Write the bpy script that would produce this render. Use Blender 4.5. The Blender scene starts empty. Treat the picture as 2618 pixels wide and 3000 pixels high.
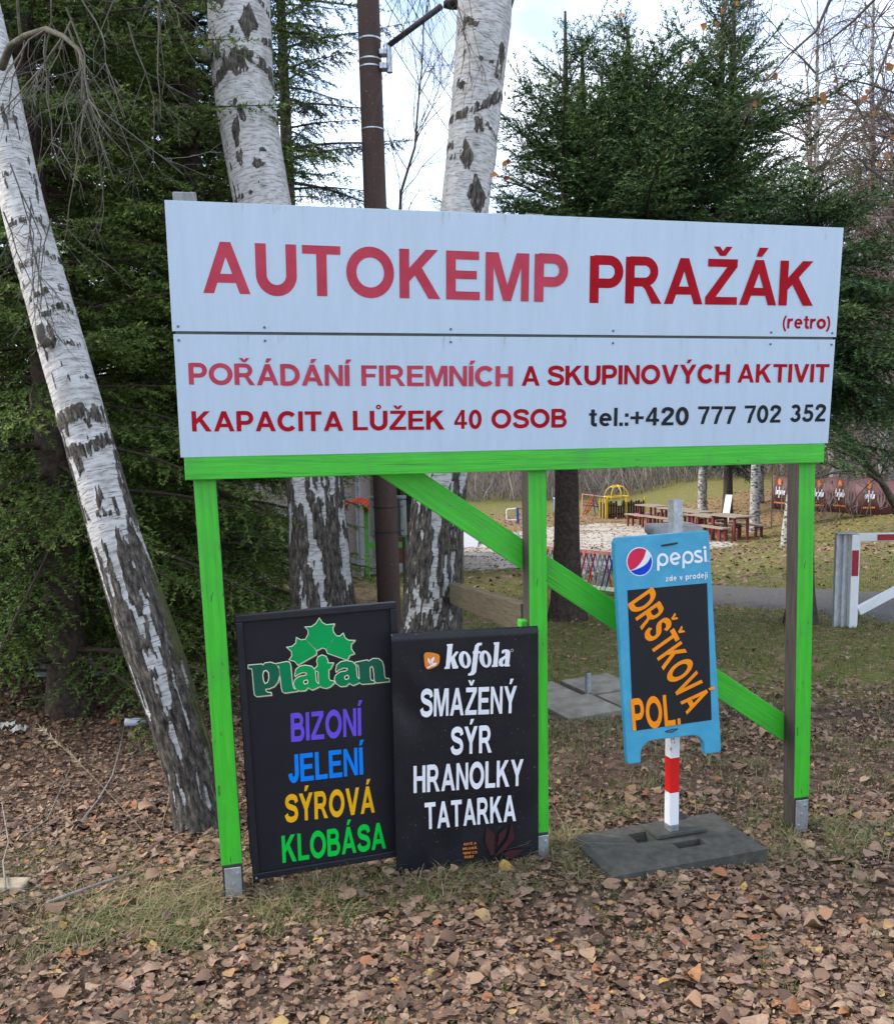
import bpy, math, random, time
import numpy as np
from mathutils import Vector, Matrix
T0 = time.time()
SC = bpy.context.scene
COL = SC.collection
R_ = math.radians
rng = np.random.default_rng(7)
random.seed(7)

# ------------------------------------------------------------------ camera
W0, H0 = 2618.0, 3000.0                       # the photograph's own pixels
F, CX, CY = 2667.75, 1331.8, 1624.8
PITCH, ROLL = 0.12699, 0.01866
CAM = np.array([0.0, 0.0, 1.70])
_f = np.array([0, math.cos(PITCH), -math.sin(PITCH)])
_d = np.array([0, -math.sin(PITCH), -math.cos(PITCH)])
_r = np.array([1.0, 0, 0])
RC = math.cos(ROLL) * _r + math.sin(ROLL) * _d
DC = -math.sin(ROLL) * _r + math.cos(ROLL) * _d
cd = bpy.data.cameras.new('camera')
cam = bpy.data.objects.new('camera', cd)
COL.objects.link(cam)
M = Matrix.Identity(4)
for i in range(3):
    M[i][0], M[i][1], M[i][2], M[i][3] = RC[i], -DC[i], -_f[i], CAM[i]
cam.matrix_world = M
cd.sensor_fit = 'HORIZONTAL'
cd.sensor_width = 36.0
cd.lens = F / W0 * 36.0
cd.shift_x = (W0 / 2 - CX) / W0
cd.shift_y = (CY - H0 / 2) / W0
cd.clip_start, cd.clip_end = 0.05, 3000
SC.camera = cam

# ------------------------------------------------------------------ sky, sun, exposure
SUN_EL, SUN_AZ = R_(38), R_(-82)              # azimuth from +y, towards -x: veiled sun off to the left
wd = bpy.data.worlds.new('World')
SC.world = wd
wd.use_nodes = True
nt = wd.node_tree
bg = nt.nodes['Background']
sky = nt.nodes.new('ShaderNodeTexSky')
sky.sky_type = 'NISHITA'
sky.sun_disc = False
sky.sun_elevation = SUN_EL
sky.sun_rotation = SUN_AZ
sky.air_density, sky.dust_density, sky.ozone_density = 1.0, 0.6, 1.2
tc = nt.nodes.new('ShaderNodeTexCoord')
mp = nt.nodes.new('ShaderNodeMapping'); mp.inputs['Scale'].default_value = (1.0, 1.0, 2.2)
mp.inputs['Location'].default_value = (0.35, 0.2, 0.1)
nz = nt.nodes.new('ShaderNodeTexNoise'); nz.inputs['Scale'].default_value = 2.6
nz.inputs['Detail'].default_value = 7; nz.inputs['Roughness'].default_value = 0.55
cr = nt.nodes.new('ShaderNodeValToRGB')
cr.color_ramp.elements[0].position = 0.34; cr.color_ramp.elements[1].position = 0.56
cr.color_ramp.elements[0].color = (0.10, 0.10, 0.10, 1); cr.color_ramp.elements[1].color = (0.92, 0.92, 0.92, 1)
mx = nt.nodes.new('ShaderNodeMixRGB')
nz2 = nt.nodes.new('ShaderNodeTexNoise'); nz2.inputs['Scale'].default_value = 5.5; nz2.inputs['Detail'].default_value = 6
cr2 = nt.nodes.new('ShaderNodeValToRGB'); cr2.color_ramp.elements[0].position = .36; cr2.color_ramp.elements[1].position = .62
cr2.color_ramp.elements[0].color = (2.1, 2.45, 3.2, 1); cr2.color_ramp.elements[1].color = (5.3, 5.5, 5.9, 1)     # grey and sunlit cloud, in the sky texture's own units
nt.links.new(mp.outputs[0], nz2.inputs['Vector']); nt.links.new(nz2.outputs[0], cr2.inputs[0]); nt.links.new(cr2.outputs[0], mx.inputs[2])
nt.links.new(tc.outputs['Generated'], mp.inputs[0]); nt.links.new(mp.outputs[0], nz.inputs['Vector'])
nt.links.new(nz.outputs[0], cr.inputs[0]); nt.links.new(cr.outputs[0], mx.inputs[0])
nt.links.new(sky.outputs[0], mx.inputs[1]); nt.links.new(mx.outputs[0], bg.inputs[0])
bg.inputs[1].default_value = 0.14
sd = bpy.data.lights.new('sun', 'SUN')
sd.energy, sd.angle, sd.color = 1.5, R_(24), (1.0, 0.90, 0.78)
so = bpy.data.objects.new('sun', sd)
COL.objects.link(so)
sdir = Vector((math.sin(SUN_AZ) * math.cos(SUN_EL), math.cos(SUN_AZ) * math.cos(SUN_EL), math.sin(SUN_EL)))
so.rotation_euler = sdir.to_track_quat('Z', 'Y').to_euler()
so.location = (-6, 12, 14)
SC.view_settings.view_transform = 'Standard'
SC.view_settings.look = 'None'
SC.view_settings.gamma = 1
SC.view_settings.exposure = 1.65
SC.render.engine = 'CYCLES'
SC.cycles.max_bounces = 6
SC.cycles.transparent_max_bounces = 6

# ------------------------------------------------------------------ pixel helpers
def ray(u, v):
    return _f + RC * ((u - CX) / F) + DC * ((v - CY) / F)
def P(u, v, Y):                               # point seen at pixel (u, v) that stands Y metres into the scene
    q = ray(u, v)
    return CAM + q * (Y / q[1])
_by = [-60, 4, 9, 15, 27, 45, 60, 130, 600]
_bz = [0, 0, -0.21, -0.62, -1.43, -1.55, -1.1, 4.5, 30]
def sm(a, b, x):
    t = np.clip((np.asarray(x, float) - a) / (b - a), 0, 1)
    return t * t * (3 - 2 * t)
def gz(x, y):                                 # the lie of the land
    x = np.asarray(x, float); y = np.asarray(y, float)
    z = np.interp(y, _by, _bz)
    z = z + 0.85 * sm(7.5, 13, x) * sm(10, 24, y) + 0.3 * sm(3.6, 7, x) * sm(9, 13, y) * (1 - sm(15, 22, y)) + 2.2 * sm(11, 40, x) * sm(14, 60, y)
    z = z + 0.012 * np.sin(x * 2.1 + 0.7) * np.sin(y * 1.7 + 0.3) + 0.008 * np.sin(x * 5.3 + y * 3.1)
    z = z - 0.05 * sm(-1.3, -2.6, x) * sm(3.3, 4.6, y) * (1 - sm(6, 9, y))
    z = z - 0.045 * sm(0.9, 1.5, x) * (1 - sm(5, 8, y)) * sm(2.9, 3.6, y)
    z = z - 0.03 * (1 - sm(6, 12, y))
    return z
def G(u, v):                                  # where the pixel's ray meets the ground
    q = ray(u, v); t0 = 1.0
    for t in np.geomspace(1.0, 300, 900):
        p = CAM + q * t
        if p[2] < gz(p[0], p[1]):
            lo, hi = t0, t
            for _ in range(30):
                m = (lo + hi) / 2; p = CAM + q * m
                if p[2] < gz(p[0], p[1]): hi = m
                else: lo = m
            p = CAM + q * hi
            return np.array([p[0], p[1], float(gz(p[0], p[1]))])
        t0 = t
    return CAM + q * 300

# ------------------------------------------------------------------ mesh helpers
def unit(v):
    v = np.asarray(v, float); return v / max(1e-12, np.linalg.norm(v))
class MB:
    def __init__(s): s.v = []; s.f = []; s.n = 0
    def add(s, vs, fs):
        vs = [tuple(map(float, p)) for p in vs]
        s.v += vs; s.f += [tuple(i + s.n for i in f) for f in fs]; s.n += len(vs); return s
    def box(s, c, sx, sy, sz, ax=None):      # centre, full sizes, axes
        ax = ax or ((1, 0, 0), (0, 1, 0), (0, 0, 1)); a = [np.array(k, float) for k in ax]; c = np.array(c, float)
        vs = [c + a[0] * sx / 2 * i + a[1] * sy / 2 * j + a[2] * sz / 2 * k for i in (-1, 1) for j in (-1, 1) for k in (-1, 1)]
        return s.add(vs, [(0, 1, 3, 2), (4, 6, 7, 5), (0, 4, 5, 1), (2, 3, 7, 6), (0, 2, 6, 4), (1, 5, 7, 3)])
    def beam(s, p, q, w, h, up=(0, 0, 1)):   # square bar from p to q; w across, h along up
        p = np.array(p, float); q = np.array(q, float); d = unit(q - p); side = unit(np.cross(d, up)); u = np.cross(side, d)
        return s.box((p + q) / 2, np.linalg.norm(q - p), w, h, (d, side, u))
    def tube(s, pts, r, n=8, cap=True):
        pts = [np.array(p, float) for p in pts]; rr = r if hasattr(r, '__len__') else [r] * len(pts)
        vs = []; fs = []; prev = None
        for i, p in enumerate(pts):
            d = unit((pts[min(i + 1, len(pts) - 1)] - pts[max(i - 1, 0)]))
            a = prev if prev is not None else (np.array([1.0, 0, 0]) if abs(d[2]) > .9 else np.array([0, 0, 1.0]))
            a = unit(a - d * np.dot(a, d)); prev = a; b = np.cross(d, a)
            for k in range(n):
                t = 2 * math.pi * k / n; vs.append(p + (a * math.cos(t) + b * math.sin(t)) * rr[i])
        for i in range(len(pts) - 1):
            for k in range(n):
                fs.append((i * n + k, i * n + (k + 1) % n, (i + 1) * n + (k + 1) % n, (i + 1) * n + k))
        if cap: fs += [tuple(range(n))[::-1], tuple(range((len(pts) - 1) * n, len(pts) * n))]
        return s.add(vs, fs)
    def prism(s, poly, ex, ez, o, n0, n1, nrm):  # polygon in the (ex, ez) plane extruded from n0 to n1 along nrm
        o = np.array(o, float); ex, ez, nrm = map(lambda k: np.array(k, float), (ex, ez, nrm)); k = len(poly)
        vs = [o + ex * a + ez * b + nrm * n0 for a, b in poly] + [o + ex * a + ez * b + nrm * n1 for a, b in poly]
        fs = [tuple(range(k))[::-1], tuple(range(k, 2 * k))] + [(i, (i + 1) % k, k + (i + 1) % k, k + i) for i in range(k)]
        return s.add(vs, fs)
    def mesh(s, name, origin=(0, 0, 0)):
        me = bpy.data.meshes.new(name); o = np.array(origin, float)
        me.from_pydata([tuple(np.array(p) - o) for p in s.v], [], s.f); me.update(); return me
def link(name, data, mat=None, parent=None, loc=None):
    o = bpy.data.objects.new(name, data); COL.objects.link(o)
    if mat is not None and data is not None:
        data.materials.clear(); data.materials.append(mat)
    if parent is not None: o.parent = parent
    if loc is not None: o.location = tuple(map(float, loc))
    return o
def tag(o, label=None, cat=None, group=None, kind=None):
    if label: o['label'] = label
    if cat: o['category'] = cat
    if group: o['group'] = group
    if kind or cat: o['kind'] = kind or 'thing'
    return o
def thing(name, loc, label, cat, group=None, rz=0):
    o = link(name, None, None, None, loc); o.rotation_euler = (0, 0, rz)
    return tag(o, label, cat, group)
def origin_of(o):
    v = np.zeros(3)
    while o is not None: v += np.array(o.location); o = o.parent
    return v
def part(root, name, mb, mat, bevel=0, smooth=False, label=None):   # mb in world coordinates; root unrotated
    me = mb.mesh(name, origin_of(root)); o = link(name, me, mat, root)
    if bevel: bev(o, bevel)
    if smooth: me.shade_smooth()
    if label: o['label'] = label
    return o
def bev(o, w, seg=2):
    m = o.modifiers.new('bevel', 'BEVEL'); m.width = w; m.segments = seg; m.limit_method = 'ANGLE'; m.angle_limit = R_(40)
def copy_tree(o, parent=None):
    c = o.copy(); COL.objects.link(c); c.parent = parent
    for ch in list(o.children): copy_tree(ch, c)
    return c
def np_mesh(name, V, Fc, attrs=None, uv=None):    # V (n,3), Fc (m,k) all faces with the same corner count
    me = bpy.data.meshes.new(name); V = np.ascontiguousarray(V, np.float32); Fc = np.ascontiguousarray(Fc, np.int32)
    m, k = Fc.shape
    me.vertices.add(len(V)); me.vertices.foreach_set('co', V.ravel())
    me.loops.add(m * k); me.loops.foreach_set('vertex_index', Fc.ravel())
    me.polygons.add(m); me.polygons.foreach_set('loop_start', np.arange(0, m * k, k, dtype=np.int32))
    try: me.polygons.foreach_set('loop_total', np.full(m, k, np.int32))
    except Exception: pass
    me.update(calc_edges=True)
    for nm, a in (attrs or {}).items():
        at = me.attributes.new(nm, 'FLOAT', 'POINT'); at.data.foreach_set('value', np.ascontiguousarray(a, np.float32))
    if uv is not None:
        l = me.uv_layers.new(name='UVMap'); l.data.foreach_set('uv', np.ascontiguousarray(uv[Fc.ravel()], np.float32).ravel())
    return me
def vnoise(p, seed=0):                         # smooth value noise, p (n,3)
    p = np.asarray(p, float); i = np.floor(p).astype(np.int64); f = p - i; f = f * f * (3 - 2 * f); out = 0
    for dx in (0, 1):
        for dy in (0, 1):
            for dz in (0, 1):
                h = (i[:, 0] + dx) * 374761393 + (i[:, 1] + dy) * 668265263 + (i[:, 2] + dz) * 2147483647 + seed * 1274126177
                h = (h ^ (h >> 13)) * 1274126177 & 0x7fffffff; h = (h ^ (h >> 16)) & 0xffff
                w = (f[:, 0] if dx else 1 - f[:, 0]) * (f[:, 1] if dy else 1 - f[:, 1]) * (f[:, 2] if dz else 1 - f[:, 2])
                out = out + w * (h / 65535.0)
    return out
def fbm(p, seed=0, o=4):
    a, s, out = 1.0, 0.0, 0
    p = np.asarray(p, float)
    for k in range(o):
        out = out + a * vnoise(p * 2 ** k, seed + k); s += a; a *= 0.5
    return out / s

# ------------------------------------------------------------------ materials
class NT:
    def __init__(s, name):
        s.m = bpy.data.materials.new(name); s.m.use_nodes = True; s.t = s.m.node_tree; s.b = s.t.nodes['Principled BSDF']
    def n(s, typ, **kw):
        x = s.t.nodes.new(typ)
        for k, v in kw.items():
            if k.startswith('i_'):
                x.inputs[k[2:].replace('_', ' ')].default_value = v
            else: setattr(x, k, v)
        return x
    def l(s, a, b): s.t.links.new(a, b)
    def noise(s, scale, detail=4, rough=.55, vec=None, dist=0):
        x = s.n('ShaderNodeTexNoise'); x.inputs['Scale'].default_value = scale; x.inputs['Detail'].default_value = detail
        x.inputs['Roughness'].default_value = rough; x.inputs['Distortion'].default_value = dist
        if vec is not None: s.l(vec, x.inputs['Vector'])
        return x.outputs[0]
    def ramp(s, fac, stops, interp='LINEAR'):
        x = s.n('ShaderNodeValToRGB'); e = x.color_ramp; e.interpolation = interp
        while len(e.elements) < len(stops): e.elements.new(0.5)
        for k, (p, c) in enumerate(stops):
            e.elements[k].position = p; e.elements[k].color = tuple(c) + (1,) if len(c) == 3 else c
        s.l(fac, x.inputs[0]); return x.outputs[0]
    def mix(s, fac, a, b, typ='MIX'):
        x = s.n('ShaderNodeMixRGB', blend_type=typ)
        for v, i in ((fac, 0), (a, 1), (b, 2)):
            if hasattr(v, 'links'): s.l(v, x.inputs[i])
            else: x.inputs[i].default_value = v if not hasattr(v, '__len__') else (tuple(v) + (1,) if len(v) == 3 else v)
        return x.outputs[0]
    def math(s, op, a, b=0.0, c=None):
        x = s.n('ShaderNodeMath', operation=op)
        for v, i in ((a, 0), (b, 1), (c, 2)):
            if v is None: continue
            if hasattr(v, 'links'): s.l(v, x.inputs[i])
            else: x.inputs[i].default_value = v
        return x.outputs[0]
    def coord(s, kind='Object', scale=(1, 1, 1)):
        t = s.n('ShaderNodeTexCoord'); m = s.n('ShaderNodeMapping'); m.inputs['Scale'].default_value = scale
        s.l(t.outputs[kind], m.inputs[0]); return m.outputs[0]
    def attr(s, name):
        a = s.n('ShaderNodeAttribute'); a.attribute_name = name; return a.outputs['Fac']
    def bump(s, h, strength=.3, dist=.01):
        b = s.n('ShaderNodeBump'); b.inputs['Strength'].default_value = strength; b.inputs['Distance'].default_value = dist
        s.l(h, b.inputs['Height']); s.l(b.outputs[0], s.b.inputs['Normal'])
    def color(s, c):
        if hasattr(c, 'links'): s.l(c, s.b.inputs['Base Color'])
        else: s.b.inputs['Base Color'].default_value = tuple(c) + (1,)
    def set(s, rough=.6, spec=.4, metal=0):
        s.b.inputs['Roughness'].default_value = rough; s.b.inputs['Specular IOR Level'].default_value = spec
        s.b.inputs['Metallic'].default_value = metal; return s
MATS = {}
def plain(name, c, rough=.6, spec=.4, metal=0, var=.25, scale=14, bumpd=0.0):
    if name in MATS: return MATS[name]
    k = NT(name); k.set(rough, spec, metal); co = k.coord()
    f = k.noise(scale, 5, .6, co)
    dark = tuple(x * (1 - var) for x in c); lite = tuple(min(1, x * (1 + var * .6)) for x in c)
    k.color(k.ramp(f, [(.3, dark), (.7, lite)]))
    if bumpd: k.bump(k.noise(scale * 6, 3, .6, co), .5, bumpd)
    MATS[name] = k.m; return k.m

def m_greenpaint(axis):          # brush-painted sawn timber, grain along the given axis of the object
    k = NT('green_paint_' + axis); k.set(.42, .45)
    sc = {'x': (1.2, 26, 26), 'z': (26, 26, 1.2)}[axis]
    g = k.noise(3.0, 6, .65, k.coord('Object', sc), .4)
    w = k.noise(5, 4, .6, k.coord('Object', (1.5, 1.5, 1.5)))
    c = k.ramp(g, [(.25, (.022, .22, .014)), (.40, (.040, .42, .022)), (.6, (.05, .50, .026)), (.85, (.075, .56, .045))])
    c = k.mix(k.ramp(w, [(.50, (0, 0, 0)), (.72, (.55, .55, .55))]), c, (.05, .30, .045))
    # knots and scuffs
    v = k.n('ShaderNodeTexVoronoi'); v.inputs['Scale'].default_value = 3.2
    k.l(k.coord('Object', (1, 1, 1)), v.inputs['Vector'])
    kn = k.ramp(v.outputs['Distance'], [(.035, (1, 1, 1)), (.075, (0, 0, 0))])
    c = k.mix(k.math('MULTIPLY', kn, .7), c, (.02, .12, .012))
    sp = k.noise(60, 2, .5, k.coord('Object', tuple(max(.25, a / 26) for a in sc)))
    c = k.mix(k.ramp(sp, [(.70, (0, 0, 0)), (.74, (.75, .75, .75))]), c, (.02, .10, .012))
    k.color(c); k.bump(g, .55, .004); return k.m
def m_rawwood(name, a, b):
    k = NT(name); k.set(.85, .2)
    g = k.noise(3.5, 6, .7, k.coord('Object', (30, 30, 1.6)), .5)
    c = k.ramp(g, [(.3, a), (.7, b)]); k.color(c); k.bump(g, .6, .004); return k.m
GREEN_Z, GREEN_X = m_greenpaint('z'), m_greenpaint('x')
RAW = m_rawwood('weathered_timber', (.028, .025, .023), (.080, .070, .062))
RAWTOP = m_rawwood('silver_grey_timber', (.16, .16, .16), (.38, .38, .37))
def m_galv():
    k = NT('galvanised_steel'); k.set(.42, .5, .75)
    v = k.n('ShaderNodeTexVoronoi'); v.inputs['Scale'].default_value = 55; k.l(k.coord(), v.inputs['Vector'])
    k.color(k.ramp(v.outputs['Color'], [(.1, (.36, .40, .44)), (.9, (.52, .56, .60))])); return k.m
GALV = m_galv()
def m_panel():
    k = NT('white_sign_sheet'); k.set(.32, .5)
    co = k.coord('Object'); st = k.coord('Object', (3, 3, .45))
    d = k.noise(7, 6, .7, st); e = k.noise(70, 3, .6, co); spk = k.noise(240, 2, .5, co)
    c = k.ramp(d, [(.35, (.475, .605, .725)), (.75, (.43, .55, .66))])  # white sheet; the blue shade it stands in is put into this colour
    c = k.mix(k.ramp(e, [(.66, (0, 0, 0)), (.82, (.28, .28, .28))]), c, (.42, .43, .42))
    c = k.mix(k.ramp(spk, [(.745, (0, 0, 0)), (.77, (.6, .6, .6))]), c, (.2, .2, .2))
    sepz = k.n('ShaderNodeSeparateXYZ'); k.l(k.coord('Object'), sepz.inputs[0])
    top = k.n('ShaderNodeMapRange'); top.inputs[1].default_value = .12; top.inputs[2].default_value = .22; k.l(sepz.outputs[2], top.inputs[0])
    gr = k.ramp(k.noise(22, 5, .75, k.coord('Object', (2.2, 2, .35))), [(.58, (0, 0, 0)), (.74, (.75, .75, .75))])
    c = k.mix(k.math('MULTIPLY', gr, top.outputs[0]), c, (.22, .23, .19))
    k.color(c); return k.m
PANEL = m_panel()
def vinyl(name, c, rough=.35, tone_hi=None, spec=.18):
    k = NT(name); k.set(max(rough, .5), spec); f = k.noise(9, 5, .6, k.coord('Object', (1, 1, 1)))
    k.color(k.ramp(f, [(.3, tuple(x * .9 for x in c)), (.7, tone_hi or tuple(min(1, x * 1.08) for x in c))])); return k.m
RED_SHEEN = vinyl('sky_sheen_red_vinyl', (.46, .040, .075), tone_hi=(.52, .06, .10))  # paler red: sky reflection on the left-hand words, put into the colour
RED = vinyl('red_vinyl', (.36, .004, .014), tone_hi=(.40, .008, .02), spec=.08)
BLACKV = vinyl('black_vinyl', (.013, .015, .02))

# ------------------------------------------------------------------ ground
def grid_axis(pts):
    out = []
    for a, b, s in pts: out += list(np.arange(a, b, s))
    out.append(pts[-1][1]); return np.array(out)
GXA = grid_axis([(-400, -60, 20), (-60, -14, 2), (-14, -5, .35), (-5, 5, .09), (5, 16, .35), (16, 60, 2), (60, 400, 20)])
GYA = grid_axis([(-60, -4, 4), (-4, 1.5, .4), (1.5, 7, .08), (7, 20, .2), (20, 60, 1), (60, 600, 18)])
def m_ground():
    k = NT('ground_soil_grass'); k.set(.95, .1)
    g = k.n('ShaderNodeNewGeometry'); pos = g.outputs['Position']
    sep = k.n('ShaderNodeSeparateXYZ'); k.l(pos, sep.inputs[0])
    n1 = k.noise(26, 6, .7, pos); n2 = k.noise(1.3, 5, .6, pos); n3 = k.noise(120, 3, .6, pos)
    soil = k.ramp(n1, [(.3, (.028, .019, .013)), (.55, (.075, .05, .034)), (.8, (.15, .105, .072))])
    v = k.n('ShaderNodeTexVoronoi'); v.inputs['Scale'].default_value = 17; v.inputs['Randomness'].default_value = 1; k.l(pos, v.inputs['Vector'])
    litter = k.ramp(v.outputs['Color'], [(.15, (.055, .035, .025)), (.5, (.14, .092, .066)), (.85, (.27, .185, .135))])
    soil = k.mix(.55, soil, litter)
    grass = k.ramp(n1, [(.25, (.055, .066, .018)), (.55, (.155, .155, .045)), (.8, (.28, .25, .095))])
    gl = k.mix(k.ramp(v.outputs['Color'], [(.70, (0, 0, 0)), (.78, (1, 1, 1))]), grass, k.ramp(n3, [(.3, (.16, .095, .05)), (.7, (.36, .25, .16))]))
    far = k.n('ShaderNodeMapRange'); far.interpolation_type = 'SMOOTHSTEP'
    far.inputs[1].default_value = 4.6; far.inputs[2].default_value = 7.2; k.l(sep.outputs[1], far.inputs[0])
    xl = k.n('ShaderNodeMapRange'); xl.interpolation_type = 'SMOOTHSTEP'
    xl.inputs[1].default_value = -1.6; xl.inputs[2].default_value = -.3; k.l(sep.outputs[0], xl.inputs[0])
    fac = k.math('MULTIPLY', far.outputs[0], xl.outputs[0])
    fac = k.math('ADD', fac, k.math('MULTIPLY', k.math('SUBTRACT', n2, .5), 1.2)); fac = k.math('MULTIPLY', fac, far.outputs[0])
    c = k.mix(k.ramp(fac, [(.25, (0, 0, 0)), (.6, (1, 1, 1))]), soil, gl)
    # the leafy belt in front of the far meadow
    belt = k.n('ShaderNodeMapRange'); belt.interpolation_type = 'SMOOTHSTEP'
    belt.inputs[1].default_value = 26; belt.inputs[2].default_value = 29; k.l(sep.outputs[1], belt.inputs[0])
    belt2 = k.n('ShaderNodeMapRange'); belt2.interpolation_type = 'SMOOTHSTEP'
    belt2.inputs[1].default_value = 36; belt2.inputs[2].default_value = 39; belt2.inputs[3].default_value = 1; belt2.inputs[4].default_value = 0
    k.l(sep.outputs[1], belt2.inputs[0])
    bf = k.math('MULTIPLY', belt.outputs[0], belt2.outputs[0])
    c = k.mix(k.math('MULTIPLY', bf, .75), c, k.ramp(n1, [(.3, (.16, .09, .045)), (.7, (.36, .235, .13))]))
    k.color(c); k.bump(n1, .9, .03); return k.m
X, Y = np.meshgrid(GXA, GYA)
Z = gz(X, Y)
nx, ny = len(GXA), len(GYA)
V = np.stack([X.ravel(), Y.ravel(), Z.ravel()], 1)
near = (np.abs(V[:, 0]) < 6) & (V[:, 1] < 12) & (V[:, 1] > 1)
V[near, 2] += (vnoise(V[near] * [7, 7, 0], 3) - .5) * .022
ii = (np.arange(ny - 1)[:, None] * nx + np.arange(nx - 1)[None]).ravel()
me = np_mesh('ground', V, np.stack([ii, ii + 1, ii + 1 + nx, ii + nx], 1)); me.shade_smooth()
tag(link('ground', me, m_ground()), 'leaf strewn soil and grass', None, None, 'structure')

def drape(name, poly, lift, mat, step=.25, wob=.25, seed=1):      # a sheet that follows the land inside a ragged outline
    poly = np.array(poly, float); x0, y0 = poly.min(0); x1, y1 = poly.max(0)
    xs = np.arange(x0 - 1, x1 + 1, step); ys = np.arange(y0 - 1, y1 + 1, step)
    A, B = np.meshgrid(xs, ys); pts = np.stack([A.ravel(), B.ravel()], 1)
    q = pts + (np.stack([fbm(np.c_[pts * 1.3, np.zeros(len(pts))], seed), fbm(np.c_[pts * 1.3, np.ones(len(pts)) * 9], seed)], 1) - .5) * 2 * wob
    ins = np.zeros(len(q), bool)
    for i in range(len(poly)):
        a, b = poly[i], poly[(i + 1) % len(poly)]
        cond = ((a[1] > q[:, 1]) != (b[1] > q[:, 1]))
        ins ^= cond & (q[:, 0] < (b[0] - a[0]) * (q[:, 1] - a[1]) / (b[1] - a[1] + 1e-12) + a[0])
    nx_, ny_ = len(xs), len(ys); I = (np.arange(ny_ - 1)[:, None] * nx_ + np.arange(nx_ - 1)[None]).ravel()
    Fq = np.stack([I, I + 1, I + 1 + nx_, I + nx_], 1); keep = ins[Fq].sum(1) >= 3; Fq = Fq[keep]
    V = np.c_[pts, gz(pts[:, 0], pts[:, 1]) + lift]
    cnt = np.zeros(len(V), int); np.add.at(cnt, Fq.ravel(), 1); V[(cnt > 0) & (cnt < 4), 2] -= lift + .015   # sheet edge sinks into the soil
    used = np.unique(Fq); remap = -np.ones(len(V), int); remap[used] = np.arange(len(used))
    me = np_mesh(name, V[used], remap[Fq]); me.shade_smooth()
    return tag(link(name, me, mat), None, None, None, 'structure')
def g2(u, v): return tuple(G(u, v)[:2])
k = NT('pale_gravel'); k.set(.95, .15); co = k.coord('Object')
n = k.noise(14, 6, .75, co); n2 = k.noise(1.1, 4, .6, k.coord('Object', (1, 2.2, 1)))
c = k.ramp(n, [(.3, (.28, .25, .21)), (.7, (.52, .48, .42))])
c = k.mix(k.ramp(n2, [(.5, (0, 0, 0)), (.62, (.8, .8, .8))]), c, k.ramp(n, [(.3, (.15, .09, .05)), (.7, (.33, .24, .16))]))
k.color(c); k.bump(n, .6, .02)
gravel = drape('gravel_court', [g2(1180, 1640), g2(1330, 1675), g2(1560, 1665), g2(1720, 1690), g2(1880, 1660), g2(2080, 1612), g2(2180, 1598), g2(2170, 1585), g2(1990, 1545), g2(1780, 1530), g2(1600, 1545), g2(1400, 1570), g2(1200, 1580)], .03, k.m)
k = NT('worn_asphalt'); k.set(.9, .2); co = k.coord('Object'); n = k.noise(22, 6, .75, co); n2 = k.noise(1.4, 4, .6, co)
c = k.ramp(n, [(.3, (.085, .078, .070)), (.7, (.165, .154, .140))]); c = k.mix(k.ramp(n2, [(.58, (0, 0, 0)), (.75, (.8, .8, .8))]), c, (.09, .10, .03)); k.color(c); k.bump(n, .5, .012)
road = drape('asphalt_path', [g2(1900, 1745), g2(2050, 1718), g2(2300, 1722), g2(2618, 1735), g2(3100, 1740), g2(3300, 1900), g2(2900, 1860), g2(2618, 1830), g2(2350, 1795), g2(2150, 1780), g2(1960, 1772)], .03, k.m, .15, .1)
print('ground', round(time.time() - T0, 1))

# ------------------------------------------------------------------ lettering
def arc(cx, cy, rx, ry, a0, a1, n=14):
    return [(cx + rx * math.cos(R_(a0 + (a1 - a0) * i / n)), cy + ry * math.sin(R_(a0 + (a1 - a0) * i / n))) for i in range(n + 1)]
def spline(pts, n=6):
    q = [pts[0]] + list(pts) + [pts[-1]]; out = []
    for i in range(1, len(q) - 2):
        for j in range(n):
            t = j / n; a, b, c_, d = (np.array(q[i + m]) for m in (-1, 0, 1, 2))
            out.append(tuple(.5 * ((2 * b) + (c_ - a) * t + (2 * a - 5 * b + 4 * c_ - d) * t * t + (3 * b - a - 3 * c_ + d) * t ** 3)))
    out.append(tuple(pts[-1])); return out
def strip(pts, w, closed=False):             # a ribbon: list of verts + quads
    p = np.array(pts, float); n = len(p); L = []; Rr = []
    for i in range(n):
        a = p[i - 1] if (i or closed) else p[0]; b = p[(i + 1) % n] if (i < n - 1 or closed) else p[-1]
        if closed and i == 0: a = p[-1]
        d1 = p[i] - a if np.any(p[i] != a) else b - p[i]; d2 = b - p[i] if np.any(b != p[i]) else d1
        d1 = d1 / (np.linalg.norm(d1) + 1e-9); d2 = d2 / (np.linalg.norm(d2) + 1e-9)
        t = d1 + d2; t = t / (np.linalg.norm(t) + 1e-9); m = np.array([-t[1], t[0]])
        k = 1 / max(.5, abs(m @ np.array([-d1[1], d1[0]])))
        L.append(p[i] + m * w / 2 * k); Rr.append(p[i] - m * w / 2 * k)
    vs = L + Rr; fs = [(i, i + 1, n + i + 1, n + i) for i in range(n - 1)]
    if closed: fs.append((n - 1, 0, n, 2 * n - 1))
    return vs, fs
def S(pts, w=.19, closed=False): return strip(pts, w * 1.13, closed)
def Pg(*pts): return list(pts), [tuple(range(len(pts)))]
def bar(x0, y0, x1, y1): return Pg((x0, y0), (x1, y0), (x1, y1), (x0, y1))
t_ = .215
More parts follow.
